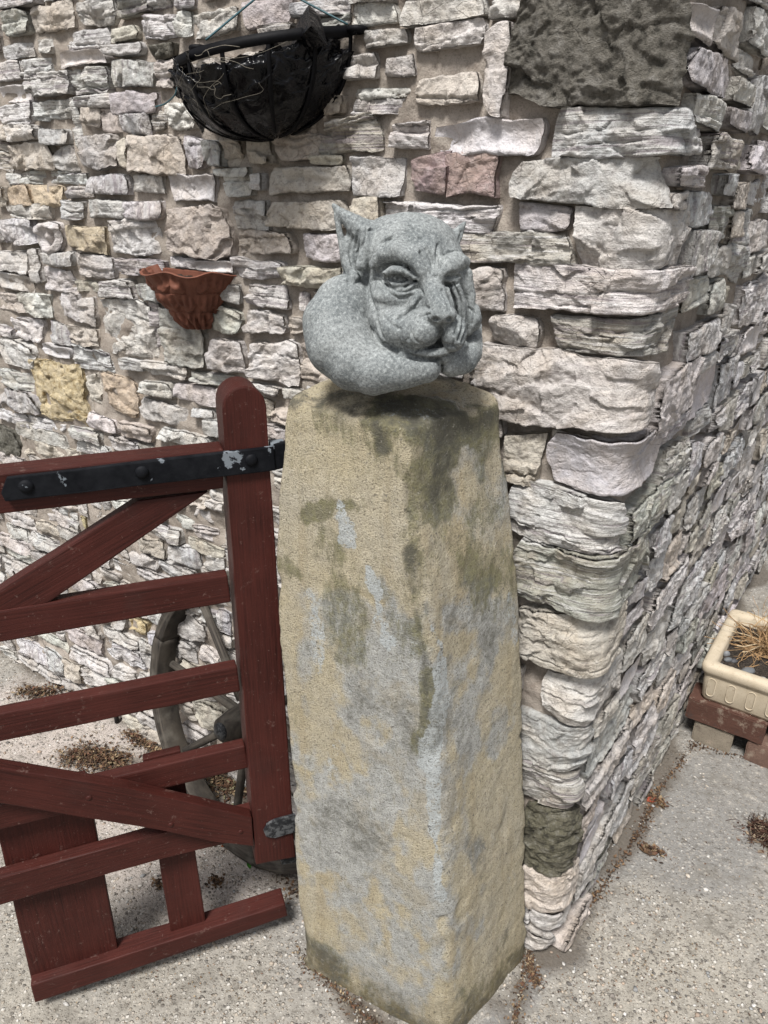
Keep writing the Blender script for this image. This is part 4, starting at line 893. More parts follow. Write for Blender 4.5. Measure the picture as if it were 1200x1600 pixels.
    cr([(578, 372), (600, 364), (630, 366), (652, 376)], 2.4, 1.8); cr([(612, 374), (634, 374), (652, 386)], 2.0, 1.6); cr([(586, 404), (594, 392), (606, 384)], 2, 1.8); cr([(574, 440), (578, 462), (588, 486)], 2.4, 1.8); cr([(640, 514), (646, 524), (656, 529)], 1.6, 1.3); cr([(700, 506), (703, 520), (700, 532)], 1.6, 1.5); cr([(660, 508), (664, 516)], 1.6, 1.0); cr([(650, 500), (652, 506)], 1.3, 1.0); cr([(664, 498), (668, 503)], 1.3, .9)
    disp += .55 * fbm(V[:, 0] * .09, V[:, 1] * .09, V[:, 2] * .09, 3) + .28 * noise3(V[:, 0] * .4, V[:, 1] * .4, V[:, 2] * .4)
    V = V + N * disp[:, None]
    return V, Fq
GV, GF = gargoyle()
sc_ = .000985
r0 = unit(ray(610, 475)); rt = unit(np.cross(r0, Zv)); upv = np.cross(rt, r0)
ctrP = EYE + ray(610, 475) * (1.075 / ray(610, 475)[1])
kz = np.linalg.norm(ctrP - EYE) / math.hypot(1155, math.hypot(10, 325)); sc_ = kz
WV = ctrP + (GV[:, :1] * rt + GV[:, 1:2] * r0 + GV[:, 2:3] * upv) * sc_
gm = mesh_np('gargoyle', WV, GF)
def cast_mat():
    m = NM('cast_stone'); co = m.coord('Object'); n1 = m.noise(co, 18, 5, .6); n2 = m.noise(co, 240, 6, .8); n3 = m.noise(co, 620, 3, .7)
    c = m.mix(m.ramp(n1, [(.35, 0), (.65, 1)]), (.14, .153, .155), (.24, .254, .252))
    c = m.mix(m.ramp(n2, [(.38, .7), (.50, 0)]), c, (.055, .062, .065)); c = m.mix(m.ramp(n2, [(.53, 0), (.64, .8)]), c, (.36, .38, .375))
    c = m.mix(m.ramp(n3, [(.34, .6), (.44, 0)]), c, (.06, .065, .065))
    m.color(c); m.rough(.9); m.bump(m.math('ADD', n2, m.math('MULTIPLY', n3, .5)), .55, .0016); return m.m
tag(link('gargoyle', gm, cast_mat()), 'grey cast stone gargoyle with pointed ears and folded arms resting on the post', 'statue')
# ------------------------------------------------------------------ small materials
def simple(name, col, rough=.8, sc=60, var=.35, bump=.4, bd=.002, spec=.3, attr=None):
    m = NM(name); co = m.coord('Object'); n = m.noise(co, sc, 5, .65)
    base = m.attr(attr).outputs['Color'] if attr else m.mix(0.0, col, col)
    c = m.mix(m.ramp(n, [(.35, 1), (.55, 0)]), base, m.mix(1.0, base, (1 - var,) * 3, 'MULTIPLY'))
    m.color(c); m.rough(rough); m.p.inputs['Specular IOR Level'].default_value = spec; m.bump(n, bump, bd); return m.m
TINT = simple('dry_litter', (.1, .1, .1), .85, 200, .4, .3, .001, .2, 'tint')

# ------------------------------------------------------------------ half-round hanging basket on the wall
def wpt(s, z, n): return CX + UL * s + NL * n + Zv * z
def solve_half(xr, yr, xl, n0=.02):
    """centre s, height z and radius of a half circle standing off the left wall: right end at (xr, yr), leftmost picture column xl"""
    P = on_plane(xr, yr, CX + NL * n0, NL); sr = float(np.dot(P - CX, UL)); z = P[2]; lo, hi = .02, .6
    for _ in range(40):
        R = (lo + hi) / 2; a = np.linspace(0, np.pi, 60)
        x = project(np.array([wpt(sr + R - R * math.cos(t), z, n0 + R * math.sin(t)) for t in a]))[:, 0].min()
        if x < xl: hi = R
        else: lo = R
    return sr + R, z, R
BLK = simple('black_paint', (.004, .004, .005), .6, 60, .4, .5, .0015, .1)
def basket():
    s0, z0, R = solve_half(548, 50, 269)
    TI = .036; FW = .017
    root = thing('hanging_basket', tuple(wpt(s0, z0, 0)), 'black iron half-round hanging basket with torn plastic liner high on the wall', 'hanging basket')
    def B(th, r, dz, n0=.02): return wpt(s0 - r * math.cos(th), z0 + dz - TI * (R - r * math.cos(th)) / (2 * R) - FW * r * math.sin(th) / R, n0 + r * math.sin(th))
    def bar(name, pts, wdt, thk, nrm=None):
        pts = np.array(pts); T = np.gradient(pts, axis=0); T /= np.linalg.norm(T, axis=1)[:, None]; V = []
        for p, t, nn in zip(pts, T, nrm):
            b = unit(np.cross(t, nn)); V += [p + b * wdt / 2 + nn * thk / 2, p - b * wdt / 2 + nn * thk / 2, p - b * wdt / 2 - nn * thk / 2, p + b * wdt / 2 - nn * thk / 2]
        m = len(pts); f = [(i * 4 + j, i * 4 + (j + 1) % 4, i * 4 + 4 + (j + 1) % 4, i * 4 + 4 + j) for i in range(m - 1) for j in range(4)] + [(0, 3, 2, 1), (m * 4 - 4, m * 4 - 3, m * 4 - 2, m * 4 - 1)]
        me = mesh_np(name, np.array(V), np.array(f), smooth=False); return link(name, me, BLK, root)
    th = np.linspace(0, np.pi, 40)
    bar('rim', [B(t, R, 0) for t in th], .015, .004, [UL * -math.cos(t) + NL * math.sin(t) for t in th])
    bar('back_bar', [B(0, R * k, 0) for k in np.linspace(1.06, -1.06, 12)], .010, .004, [NL] * 12)
    D = .128
    def prof(f): return R * (1 - f ** 2.5) ** .46, -D * f
    for t in np.linspace(.0, np.pi, 8):
        nn = UL * -math.cos(t) + NL * math.sin(t); ps, ns = [], []
        for f in np.linspace(0, .985, 16): r, dz = prof(f); ps.append(B(t, r, dz)); ns.append(unit(nn + Zv * -f * .8))
        bar('rib', ps, .0065, .003, ns)
    # end loop
    for sg, nm in ((1, 'end_loop'), (-1, 'end_loop')):
        c = wpt(s0 - sg * (R + .012), z0 + .002, .02); V, fs = tube_np([c + .012 * (math.cos(a) * UL + math.sin(a) * NL) for a in np.linspace(0, 2 * np.pi, 16)], .005, 8, False)
        link(nm, mesh_np(nm, V, fs), BLK, root)
    # liner: creased black plastic
    m = NM('black_plastic_liner'); co = m.coord('Object'); n = m.noise(co, 26, 3, .5, 1.8); d = m.noise(co, 90, 5, .7)
    m.color(m.mix(m.ramp(d, [(.60, 0), (.75, .35)]), (.002, .002, .003), (.012, .011, .010))); m.rough(m.ramp(d, [(.45, .20), (.70, .4)])); m.p.inputs['Specular IOR Level'].default_value = .22
    m.bump(n, .5, .008); LM = m.m
    nt_, nf = 150, 90; tt, ff = np.meshgrid(np.linspace(-.02, np.pi + .02, nt_), np.linspace(0, 1, nf), indexing='ij')
    top = .05 + .10 * np.clip(np.sin((tt - .9) * 2.6), 0, 1) + .035 * noise3(tt * 6, 0, 3.0); g = np.clip(top + ff * (1 - top), 0, .9999)
    r = R * .97 * (1 - g ** 2.5) ** .46; dz = -D * .985 * g
    cx_, cy_ = np.cos(tt), np.sin(tt)
    def ridged(x, y, z): return 1 - np.abs(noise3(x, y, z))
    w = .024 * (ridged(tt * 3.2 + ff * 2.2, ff * 2.5, 1.0) - .6) + .013 * (ridged(tt * 8 - ff * 4, ff * 6, 4.0) - .6) + .005 * (ridged(tt * 19, ff * 15 + tt * 5, 7.0) - .6)
    w = w * (1 - .6 * g); r = np.clip(r + w * np.clip(r / R * 1.6, 0, 1), 0.0, None)
    V = CX + UL * (s0 - (r * cx_)[..., None]) * 0 + 0
    V = CX[None, None] + (s0 - r * cx_)[..., None] * UL + (.02 + r * cy_)[..., None] * NL + (z0 + dz + w * .8 - TI * (R - r * cx_) / (2 * R) - FW * r * cy_ / R)[..., None] * Zv
    lin = link('liner', mesh_np('liner', V.reshape(-1, 3), grid_faces(nt_, nf)), LM, root)
    # compost seen inside
    a, b = np.meshgrid(np.linspace(0, np.pi, 40), np.linspace(0, 1, 12), indexing='ij'); rr = R * .72 * b
    P = CX[None, None] + (s0 - rr * np.cos(a))[..., None] * UL + (.022 + rr * np.sin(a))[..., None] * NL + (z0 - .066 - TI / 2 + .014 * fbm(a * 4, b * 5, 1.0, 3))[..., None] * Zv
    link('compost', mesh_np('compost', P.reshape(-1, 3), grid_faces(40, 12)), SOIL, root)
    # ragged flap on the left and a folded flap standing at the back
    def sheet(name, corners, nu=26, nv=30, amp=.010, seed=0):
        c = [np.array(x) for x in corners]; u, v = np.meshgrid(np.linspace(0, 1, nu), np.linspace(0, 1, nv), indexing='ij')
        v2 = v * (1 + .10 * noise3(u * 9, seed, 1.0) * (v > .5)); P = (c[0] * ((1 - u) * (1 - v2))[..., None] + c[1] * (u * (1 - v2))[..., None] + c[2] * (u * v2)[..., None] + c[3] * ((1 - u) * v2)[..., None])
        P = P + NL * (amp * (1 - 2 * np.abs(noise3(u * 5 + seed, v * 4, 2.0))) + amp * .5 * noise3(u * 14, v * 11 + seed, 3.0))[..., None]
        me = mesh_np(name, P.reshape(-1, 3), grid_faces(nu, nv)); return link(name, me, LM, lin_parent(lin))
    def lin_parent(o): return root
    hp = lambda x, y, n: on_plane(x, y, CX + NL * n, NL)
    sheet('torn_flap', [hp(277, 88, .14), hp(300, 80, .19), hp(322, 205, .10), hp(308, 190, .06)], seed=3)
    sheet('torn_flap', [hp(266, 108, .10), hp(296, 100, .15), hp(306, 170, .10), hp(280, 150, .06)], seed=9)
    q = [hp(454, 74, .10), hp(510, 72, .10), hp(503, 44, .095), hp(497, 24, .09), hp(482, 8, .085), hp(470, 26, .09), hp(460, 46, .095)]; mid_ = hp(486, 40, .125)
    bm = bmesh.new(); fr_ = [bm.verts.new(p) for p in q]; bk_ = [bm.verts.new(p - NL * .004) for p in q]; m0 = bm.verts.new(mid_); m1 = bm.verts.new(mid_ - NL * .004); n_ = len(q)
    for k in range(n_): bm.faces.new((fr_[k], fr_[(k + 1) % n_], m0)); bm.faces.new((bk_[(k + 1) % n_], bk_[k], m1)); bm.faces.new((fr_[(k + 1) % n_], fr_[k], bk_[k], bk_[(k + 1) % n_]))
    bm_obj('folded_flap', bm, LM, root)
    # chains / cords
    cord = simple('blue_green_cord', (.035, .085, .10), .5, 90, .3)
    for (x0_, y0_, n0, x1_, y1_, n1) in ((322, 62, .17, 404, -6, .07), (404, -6, .07, 470, -60, .03), (456, -8, .05, 543, 38, .02), (456, -8, .05, 440, -40, .03)):
        A, Bq = hp(x0_, y0_, n0), hp(x1_, y1_, n1); tw = [A + (Bq - A) * k for k in np.linspace(0, 1, 10)]
        V, fs = tube_np(tw, .0016, 6); link('cord', mesh_np('cord', V, fs), cord, root)
    V, fs = tube_np(spline([hp(277, 136, .12), hp(272, 150, .12), hp(258, 162, .10), hp(243, 167, .10)], 20), .0013, 6); link('wire', mesh_np('wire', V, fs), cord, root)
    mg = Merge(); rg = np.random.default_rng(5)
    def on_l(t, g): r = R * .99 * (1 - g ** 2.5) ** .46; return B(t, r + .006, -D * g)
    for i in range(16):
        t, g = rg.normal(1.72, .30), rg.uniform(.02, .45); pts = []
        dt, dg = rg.normal(0, .05), rg.normal(.02, .03)
        for k in range(8): pts.append(on_l(t, min(.95, max(0, g))) + NL * rg.uniform(0, .005)); t += dt; g += dg; dt += rg.normal(0, .035); dg += rg.normal(0, .02)
        V, fs = tube_np(spline(pts, 24), rg.uniform(.00018, .0004), 4); mg.add(V, fs, (.20, .18, .145))
    o = link('dry_roots', mg.mesh('dry_roots', True, True), TINT, root); o['kind'] = 'stuff'
def soil_mat():
    m = NM('dark_compost'); co = m.coord('Object'); n = m.noise(co, 160, 6, .75); c = m.mix(m.ramp(n, [(.4, 0), (.62, 1)]), (.012, .009, .007), (.055, .042, .032)); c = m.mix(m.ramp(m.noise(co, 320, 2), [(.68, 0), (.72, 1)]), c, (.30, .26, .20))
    m.color(c); m.rough(.95); m.bump(n, 1, .006); return m.m
SOIL = soil_mat()
basket()

# ------------------------------------------------------------------ terracotta wall pocket
def wallpot():
    s0, z0, R = solve_half(357, 427, 219, .015); 
    m = NM('terracotta'); co = m.coord('Object'); n = m.noise(co, 30, 5); f = m.noise(co, 260, 4, .7)
    c = m.mix(m.ramp(n, [(.35, 0), (.65, 1)]), (.105, .038, .023), (.165, .062, .038)); c = m.mix(m.ramp(n, [(.28, .5), (.38, 0)]), c, (.09, .03, .018)); c = m.mix(m.ramp(f, [(.62, 0), (.75, .25)]), c, (.32, .17, .11)); m.color(c); m.rough(.72); m.bump(m.math('ADD', n, f), .4, .0015)
    D = .118
    root = thing('wall_planter', tuple(wpt(s0, z0 - D, 0)), 'small terracotta wall planter moulded like curling leaves on the stone wall', 'planter')
    na, nf = 170, 120; a, f_ = np.meshgrid(np.linspace(0, np.pi, na), np.linspace(0, 1, nf), indexing='ij')
    r = R * (.30 + .70 * (1 - f_) ** 1.15); r += R * .05 * np.sin(f_ * np.pi) 
    q = np.abs(((a / np.pi * 7) % 1) - .5) * 2                       # leaf lobes round the body
    tier = np.clip(f_ * 3.0, 0, 2.999); k = np.floor(tier); fr_ = tier - k
    q2 = np.abs((((a / np.pi) * (7 - k) + .5 * k) % 1) - .5) * 2
    leafend = 1 - .45 * q2 ** 1.6
    step = np.clip((leafend - fr_) / .10, 0, 1)
    r += R * (.085 * step * (.4 + .6 * fr_) * (1 - .35 * q2)) * np.clip((1 - f_) * 4, 0, 1)
    r += R * .028 * np.cos(a * 34) * np.exp(-((fr_ - .4) / .3) ** 2)
    # heavy central curl (mask-like) and hanging folds at the foot
    r += R * .17 * np.exp(-((a - 1.75) / .30) ** 2 - ((f_ - .42) / .17) ** 2) + R * .10 * np.exp(-((a - 1.25) / .16) ** 2 - ((f_ - .25) / .10) ** 2) + R * .10 * np.exp(-((a - 2.25) / .16) ** 2 - ((f_ - .25) / .10) ** 2)
    r += R * .05 * np.sin(a * 15 + 3 * np.sin(f_ * 7)) * np.clip((f_ - .55) / .2, 0, 1)
    r += R * (.02 * fbm(a * 5, f_ * 9, 2.0, 3))
    lip = 1 + .10 * np.exp(-(f_ / .03) ** 2) * (1 + .6 * np.cos(a * 7)); r *= lip
    dz = -D * f_ - .004 * np.cos(a * 7) * np.exp(-(f_ / .08) ** 2)
    endz = np.clip(f_ - .965, 0, 1) / .035; r *= np.sqrt(np.clip(1 - endz ** 2, 0, 1)) 
    def X(a, r, dz): return CX + (s0 - r * np.cos(a))[..., None] * UL + (.012 + r * np.sin(a) * .9)[..., None] * NL + (z0 + dz)[..., None] * Zv
    V1 = X(a, r, dz); nf2 = 30; a2, g2 = np.meshgrid(np.linspace(0, np.pi, na), np.linspace(0, 1, nf2), indexing='ij')
    r_in = np.repeat((r[:, :1] - .006), nf2, 1) * (1 - .35 * g2); V2 = X(a2, np.clip(r_in, 0, None), np.repeat(dz[:, :1], nf2, 1) + .0015 - .05 * g2)
    V = np.concatenate([V2[:, ::-1], V1], 1)
    link('pot_body', mesh_np('pot_body', V.reshape(-1, 3), grid_faces(na, V.shape[1])), m.m, root)
    a3, b3 = np.meshgrid(np.linspace(0, np.pi, 40), np.linspace(0, 1, 10), indexing='ij'); rr = R * .93 * b3
    link('soil', mesh_np('soil', X(a3, rr, -.014 + .004 * fbm(a3 * 4, b3 * 6, 2.0, 3)).reshape(-1, 3), grid_faces(40, 10)), SOIL, root)
    b0 = [wpt(s0 - R * .98, z0 - .002, .004), wpt(s0 + R * .98, z0 - .002, .004), wpt(s0 + R * .3, z0 - D * .95, .004), wpt(s0 - R * .3, z0 - D * .95, .004)]
    prism('back_plate', b0, NL * .009, m.m, UL, .002, root)
wallpot()

# ------------------------------------------------------------------ trough on bricks
def tpt(a, n, z): return CX + UR * a + NR * n + Zv * z        # a along the right wall, n out from it
def trough():
    A0, A1, N0, N1, ZB, ZTp = .905, 1.285, .062, .80, .152, .282
    m = NM('buff_stoneware'); co = m.coord('Object'); n = m.noise(co, 22, 5); f = m.noise(co, 300, 4, .7)
    c = m.mix(m.ramp(n, [(.3, 0), (.7, 1)]), (.37, .31, .225), (.46, .395, .30)); c = m.mix(m.ramp(m.noise(co, 60, 5, .7), [(.60, 0), (.70, .6)]), c, (.16, .115, .07)); c = m.mix(m.ramp(f, [(.34, .5), (.42, 0)]), c, (.2, .14, .08)); m.color(c); m.rough(.7); m.bump(m.math('ADD', n, f), .35, .0014); TM = m.m
    root = thing('trough', tuple(tpt((A0 + A1) / 2, (N0 + N1) / 2, ZB)), 'buff stoneware garden trough with oval pattern standing on bricks by the wall', 'trough')
    def ring(a0, a1, n0, n1, z, rad=.02, seg=5):
        out = []
        for (ca, cn, st) in ((a0 + rad, n0 + rad, 180), (a1 - rad, n0 + rad, 270), (a1 - rad, n1 - rad, 0), (a0 + rad, n1 - rad, 90)):
            for k in range(seg + 1): t = math.radians(st + 90 * k / seg); out.append(tpt(ca + rad * math.cos(t), cn + rad * math.sin(t), z))
        return out
    lv_ = [(.014, ZB, 0), (.010, ZB + .01, 0), (.006, ZB + .085, 0), (.006, ZTp - .040, 0), (.0, ZTp - .034, 0), (-.003, ZTp - .026, 0), (-.004, ZTp - .012, 0), (.000, ZTp - .003, 0), (.008, ZTp, 0), (.020, ZTp, 0), (.030, ZTp - .004, 0), (.034, ZTp - .014, 0), (.036, ZTp - .10, 0)]
    V = []; 
    for (ins, z, _) in lv_: V += ring(A0 + ins, A1 - ins, N0 + ins, N1 - ins, z)
    nr = len(lv_); per = len(V) // nr; f_ = [(i * per + j, i * per + (j + 1) % per, (i + 1) * per + (j + 1) % per, (i + 1) * per + j) for i in range(nr - 1) for j in range(per)]
    me = mesh_np('trough_body', np.array(V), np.array(f_)); bm = bmesh.new(); bm.from_mesh(me); bm.verts.ensure_lookup_table(); bm.faces.new([bm.verts[i] for i in range(per)][::-1]); bm.faces.new([bm.verts[(nr - 1) * per + i] for i in range(per)]); bmesh.ops.recalc_face_normals(bm, faces=bm.faces); bm.to_mesh(me); bm.free()
    body = link('trough_body', me, TM, root)
    for k in range(13):                                              # raised ovals on the near side
        nc = N0 + .035 + k * .027 * 2; 
        if nc > N1 - .03: break
        pts = []
        for t in np.linspace(0, 2 * np.pi, 28):
            x, y = math.cos(t) * .0105, math.sin(t) * .010; y += .020 * (1 if math.sin(t) > 0 else -1)
            pts.append(tpt(A0 + .0065, nc + x, ZB + .050 + y))
        V, fs = tube_np(pts, .0018, 6, False); link('oval_moulding', mesh_np('oval_moulding', V, fs), TM, body)
    a, b = np.meshgrid(np.linspace(A0 + .036, A1 - .036, 60), np.linspace(N0 + .036, N1 - .036, 110), indexing='ij')
    z = ZTp - .030 + .007 * fbm(a * 25, b * 25, 1.0, 4) ; P = CX + a[..., None] * UR + b[..., None] * NR + z[..., None] * Zv
    link('soil', mesh_np('soil', P.reshape(-1, 3), grid_faces(60, 110)), SOIL, root)
    zs_ = ZTp - .030
    # pebbles
    def pebble(px, py, sx, sy, sz, rot, col, label):
        c = on_plane(px, py, np.array([0, 0, zs_ + sz * .5]), Zv); bm = bmesh.new(); bmesh.ops.create_icosphere(bm, subdivisions=3, radius=1)
        for v in bm.verts: v.co *= 1 + .10 * noise3(v.co.x * 1.5 + px, v.co.y * 1.5, v.co.z * 1.5)[()]
        bmesh.ops.transform(bm, matrix=Matrix.Translation(Vector(c)) @ Matrix.Rotation(rot, 4, 'Z') @ Matrix.Diagonal((sx, sy, sz, 1)), verts=bm.verts)
        me = bpy.data.meshes.new('pebble'); bm.to_mesh(me); bm.free(); me.polygons.foreach_set('use_smooth', [True] * len(me.polygons))
        o = link('pebble', me, PEB); o.color = (*col, 1); tag(o, label, 'pebble', 'pebbles on the trough soil')
    pm = NM('smooth_pebble'); co = pm.coord('Object'); oc = pm.n('ShaderNodeObjectInfo').outputs['Color']; pn = pm.noise(co, 50, 4); pm.color(pm.mix(pm.ramp(pn, [(.45, 0), (.6, .4)]), oc, (.08, .08, .08))); pm.rough(.6); pm.bump(pn, .3, .001); PEB = pm.m
    pebble(1168, 1049, .024, .014, .010, .4, (.11, .115, .12), 'largest blue-grey pebble in the trough near its front rim')
    pebble(1126, 1041, .014, .010, .008, .9, (.16, .165, .17), 'pale grey pebble at the trough corner beside the wall')
    pebble(1138, 1031, .013, .009, .008, 0, (.09, .095, .10), 'dark grey flat pebble in the middle of the trough pebbles')
    pebble(1147, 1033, .012, .008, .007, .3, (.05, .05, .055), 'blackish pebble with a pale streak in the trough')
    pebble(1135, 1022, .010, .008, .011, 0, (.20, .205, .215), 'upright pale blue pebble in the trough')
    pebble(1143, 1046, .010, .009, .008, 0, (.30, .25, .18), 'brown pebble beside the largest blue-grey pebble in the trough')
    pebble(1150, 1050, .008, .007, .006, .4, (.26, .28, .15), 'greenish pebble against the front rim of the trough')
    pebble(1190, 1061, .013, .008, .006, .2, (.42, .41, .38), 'flat cream pebble by the front rim of the trough')
    # dry plant
    mg = Merge(); rg = np.random.default_rng(3); c0 = on_plane(1200, 1016, np.array([0, 0, zs_]), Zv)
    pr = thing('dried_plant', tuple(c0), 'tangled dry tan plant in the trough soil', 'plant')
    for i in range(220):
        p = c0 + np.array([rg.normal(0, .022), rg.normal(0, .022), 0]); d = np.array([rg.normal(0, 1), rg.normal(0, 1), rg.uniform(.1, 1.6)]); d = unit(d) * .011; pts = [p]
        for k in range(6): d = d * .9 + rg.normal(0, .0085, 3); d[2] -= .0018; p = p + d; p[2] = max(p[2], zs_ + .004); pts.append(p)
        V, fs = tube_np(spline(pts, 18), rg.uniform(.0006, .0013), 5); g = rg.uniform(.6, 1.15); mg.add(V, fs, (.34 * g, .215 * g, .11 * g))
    for i in range(5):
        d = unit([rg.normal(-.7, .5), rg.normal(0, .6), .12]); pts = [c0 + d * k * .028 + np.array([0, 0, .012 * math.sin(k)]) for k in range(6)]; V, fs = tube_np(spline(pts, 18), .0016, 5); mg.add(V, fs, (.48, .38, .25))
    for i in range(4):
        pts = [c0 + np.array([rg.normal(0, .01) * k, rg.normal(0, .01) * k, .03 * k]) for k in range(5)]; V, fs = tube_np(spline(pts, 14), .0014, 5); mg.add(V, fs, (.40, .27, .14))
    link('stems', mg.mesh('stems', True, True), TINT, pr)
    # bricks
    def brick(a0, a1, n0, n1, z0_, z1_, col, label, seed):
        bm = bmesh.new(); bmesh.ops.create_cube(bm, size=1)
        bmesh.ops.bevel(bm, geom=list(bm.edges), offset=.035, segments=2, affect='EDGES'); bmesh.ops.subdivide_edges(bm, edges=list(bm.edges), cuts=5, use_grid_fill=True)
        for v in bm.verts:
            p = tpt((a0 + a1) / 2 + v.co.x * (a1 - a0), (n0 + n1) / 2 + v.co.y * (n1 - n0), (z0_ + z1_) / 2 + v.co.z * (z1_ - z0_)); q = np.array(p) * 38 + seed
            v.co = Vector(p) + Vector((noise3(*q), noise3(*(q + 9)), noise3(*(q + 19)))) * .0024
        bmesh.ops.recalc_face_normals(bm, faces=bm.faces); me = bpy.data.meshes.new('brick'); bm.to_mesh(me); bm.free()
        o = link('brick', me, BR); o.color = (*col, 1); tag(o, label, 'brick', 'bricks under the trough')
    b = NM('fired_brick'); co = b.coord('Object'); oc = b.n('ShaderNodeObjectInfo').outputs['Color']; bn = b.noise(co, 26, 6, .7); fn = b.noise(co, 240, 4, .7)
    c = b.mix(b.ramp(bn, [(.55, 0), (.68, .7)]), oc, (.27, .22, .17)); c = b.mix(b.ramp(bn, [(.3, .7), (.42, 0)]), c, (.05, .035, .03)); c = b.mix(b.ramp(fn, [(.36, .5), (.44, 0)]), c, (.05, .03, .025)); b.color(c); b.rough(.9); b.bump(b.math('ADD', bn, fn), .7, .003); BR = b.m
    brick(.90, 1.00, .045, .262, .077, .150, (.07, .032, .022), 'dark red brick carrying the corner of the trough next to the wall', 1)
    brick(.90, 1.00, .285, .50, .077, .150, (.19, .11, .07), 'orange brown brick under the middle of the trough front', 2)
    brick(.905, 1.00, .075, .185, .0, .075, (.20, .17, .13), 'pale mortar-stained brick on the ground nearest the wall under the trough', 3)
    brick(.905, 1.00, .225, .335, .0, .075, (.13, .08, .06), 'worn reddish brick on the ground right of the pale brick', 4)
    brick(.905, 1.00, .37, .48, .0, .075, (.12, .07, .055), 'reddish brick on the ground at the right of the brick row', 5)
    brick(1.17, 1.27, .10, .32, .0, .074, (.20, .10, .07), 'lower red brick at the back under the trough beside the wall', 6)
    brick(1.17, 1.27, .11, .32, .0765, .150, (.17, .07, .05), 'upper red brick at the back under the trough beside the wall', 7)
    brick(.905, 1.00, .56, .78, .0, .075, (.20, .10, .07), 'lower brick at the far outer end of the trough', 8)
    brick(.905, 1.00, .56, .78, .077, .150, (.17, .07, .05), 'upper brick at the far outer end of the trough', 9)
trough()

# ------------------------------------------------------------------ litter, leaves, loose stones on the ground
def chip(rg, p, L, Wd, col, mg, flat=.5):
    a = rg.uniform(0, 2 * np.pi); d = np.array([math.cos(a), math.sin(a), 0]); s = np.array([-d[1], d[0], 0]); up_ = unit(Zv + rg.normal(0, flat, 3)); d = unit(np.cross(s, up_)); s = np.cross(up_, d)
    c = rg.uniform(-.3, .6); u = np.array([-1, -.5, .2, 1.0]); wdt = np.array([.15, .9, 1, .1]); V = []
    for k in range(4):
        h = c * (1 - u[k] ** 2) * L * .3
        V += [p + d * u[k] * L / 2 + s * wdt[k] * Wd / 2 + up_ * (h + abs(c) * Wd * .3), p + d * u[k] * L / 2 + up_ * h, p + d * u[k] * L / 2 - s * wdt[k] * Wd / 2 + up_ * (h + abs(c) * Wd * .3)]
    mg.add(np.array(V), grid_faces(4, 3), col)
BROWN = [(.075, .045, .028), (.11, .065, .038), (.045, .030, .022), (.16, .10, .055), (.11, .055, .035), (.24, .18, .11)]
def litter(name, label, strokes, n, size, seed, h=.012, cols=BROWN, sticks=.15):
    rg = np.random.default_rng(seed); mg = Merge()
    for i in range(n):
        A, B, w = strokes[rg.integers(len(strokes))]; k = rg.random(); rad = abs(rg.normal(0, .5)) * w; an = rg.uniform(0, 2 * np.pi)
        c = np.array(A) * (1 - k) + np.array(B) * k; p = np.array([c[0] + rad * math.cos(an), c[1] + rad * math.sin(an), 0]); hh = h * max(0, 1 - rad / w)
        if (p - CX) @ NL < .012 and (p - CX) @ NR < .02: continue
        p[2] = .003 + rg.random() * hh; col = np.array(cols[rg.integers(len(cols))]) * rg.uniform(.6, 1.3)
        if rg.random() < sticks:
            d = unit([rg.normal(), rg.normal(), rg.normal(0, .2)]); L = size * rg.uniform(1.2, 4); V, fs = tube_np([p, p + d * L * .5 + rg.normal(0, L * .06, 3), p + d * L], [size * .07] * 3, 4); V[:, 2] = np.maximum(V[:, 2], .002); mg.add(V, fs, col)
        else: chip(rg, p, size * rg.uniform(.4, 1.7), size * rg.uniform(.3, .9), col, mg)
    o = link(name, mg.mesh(name, False, True), TINT); tag(o, label, kind='stuff'); return o
g2 = lambda x, y: gp(x, y)
litter('leaf_litter', 'heap of dark dead leaves and soil on the pale concrete behind the gate', [(g2(112, 1180), g2(190, 1195), .075)], 1500, .0085, 1, .022)
litter('leaf_litter', 'scrappy dead leaves along the foot of the wall at the far left', [(g2(30, 1085), g2(90, 1085), .05), (g2(80, 1060), g2(130, 1090), .035), (g2(250, 1180), g2(200, 1150), .03)], 1200, .009, 2, .03)
litter('leaf_litter', 'dead leaves and soil under the cart wheel', [(g2(330, 1215), g2(385, 1235), .07)], 900, .010, 3, .02, BROWN + [(.22, .20, .12)])
litter('leaf_litter', 'thin scatter of brown leaves below the gate hinge', [(g2(330, 1300), g2(400, 1345), .05), (g2(430, 1370), g2(480, 1400), .05), (g2(245, 1380), g2(250, 1385), .02), (g2(330, 1375), g2(345, 1382), .018)], 300, .008, 4, .005, BROWN[:4], .1)
litter('leaf_litter', 'dark leaf crumbs along the foot of the right wall', [(g2(1090, 1160), g2(1030, 1235), .022), (g2(1030, 1235), g2(1000, 1300), .022), (g2(1000, 1300), g2(940, 1390), .022), (g2(940, 1390), g2(880, 1450), .018), (g2(1080, 1165), g2(1190, 1195), .03)], 900, .0065, 5, .008, BROWN[:4], .08)
litter('leaf_litter', 'brown leaves caught by the wall foot left of the trough', [(g2(1000, 1325), g2(1035, 1335), .02), (g2(1010, 1240), g2(1040, 1262), .022)], 200, .010, 6, .010, BROWN, .12)
litter('leaf_litter', 'clump of dry pine needles and leaves at the right edge', [(g2(1185, 1300), g2(1215, 1320), .05)], 1500, .010, 7, .035, [(.05, .025, .018), (.09, .045, .03), (.04, .02, .015), (.26, .20, .14)], .5)
litter('soil_crumbs', 'loose crumbs of soil and grit scattered over the concrete', [(g2(150, 1250), g2(400, 1400), .45), (g2(900, 1450), g2(1150, 1300), .35), (g2(850, 1560), g2(1100, 1500), .25), (g2(100, 1500), g2(420, 1560), .2)], 1500, .0035, 8, .001)
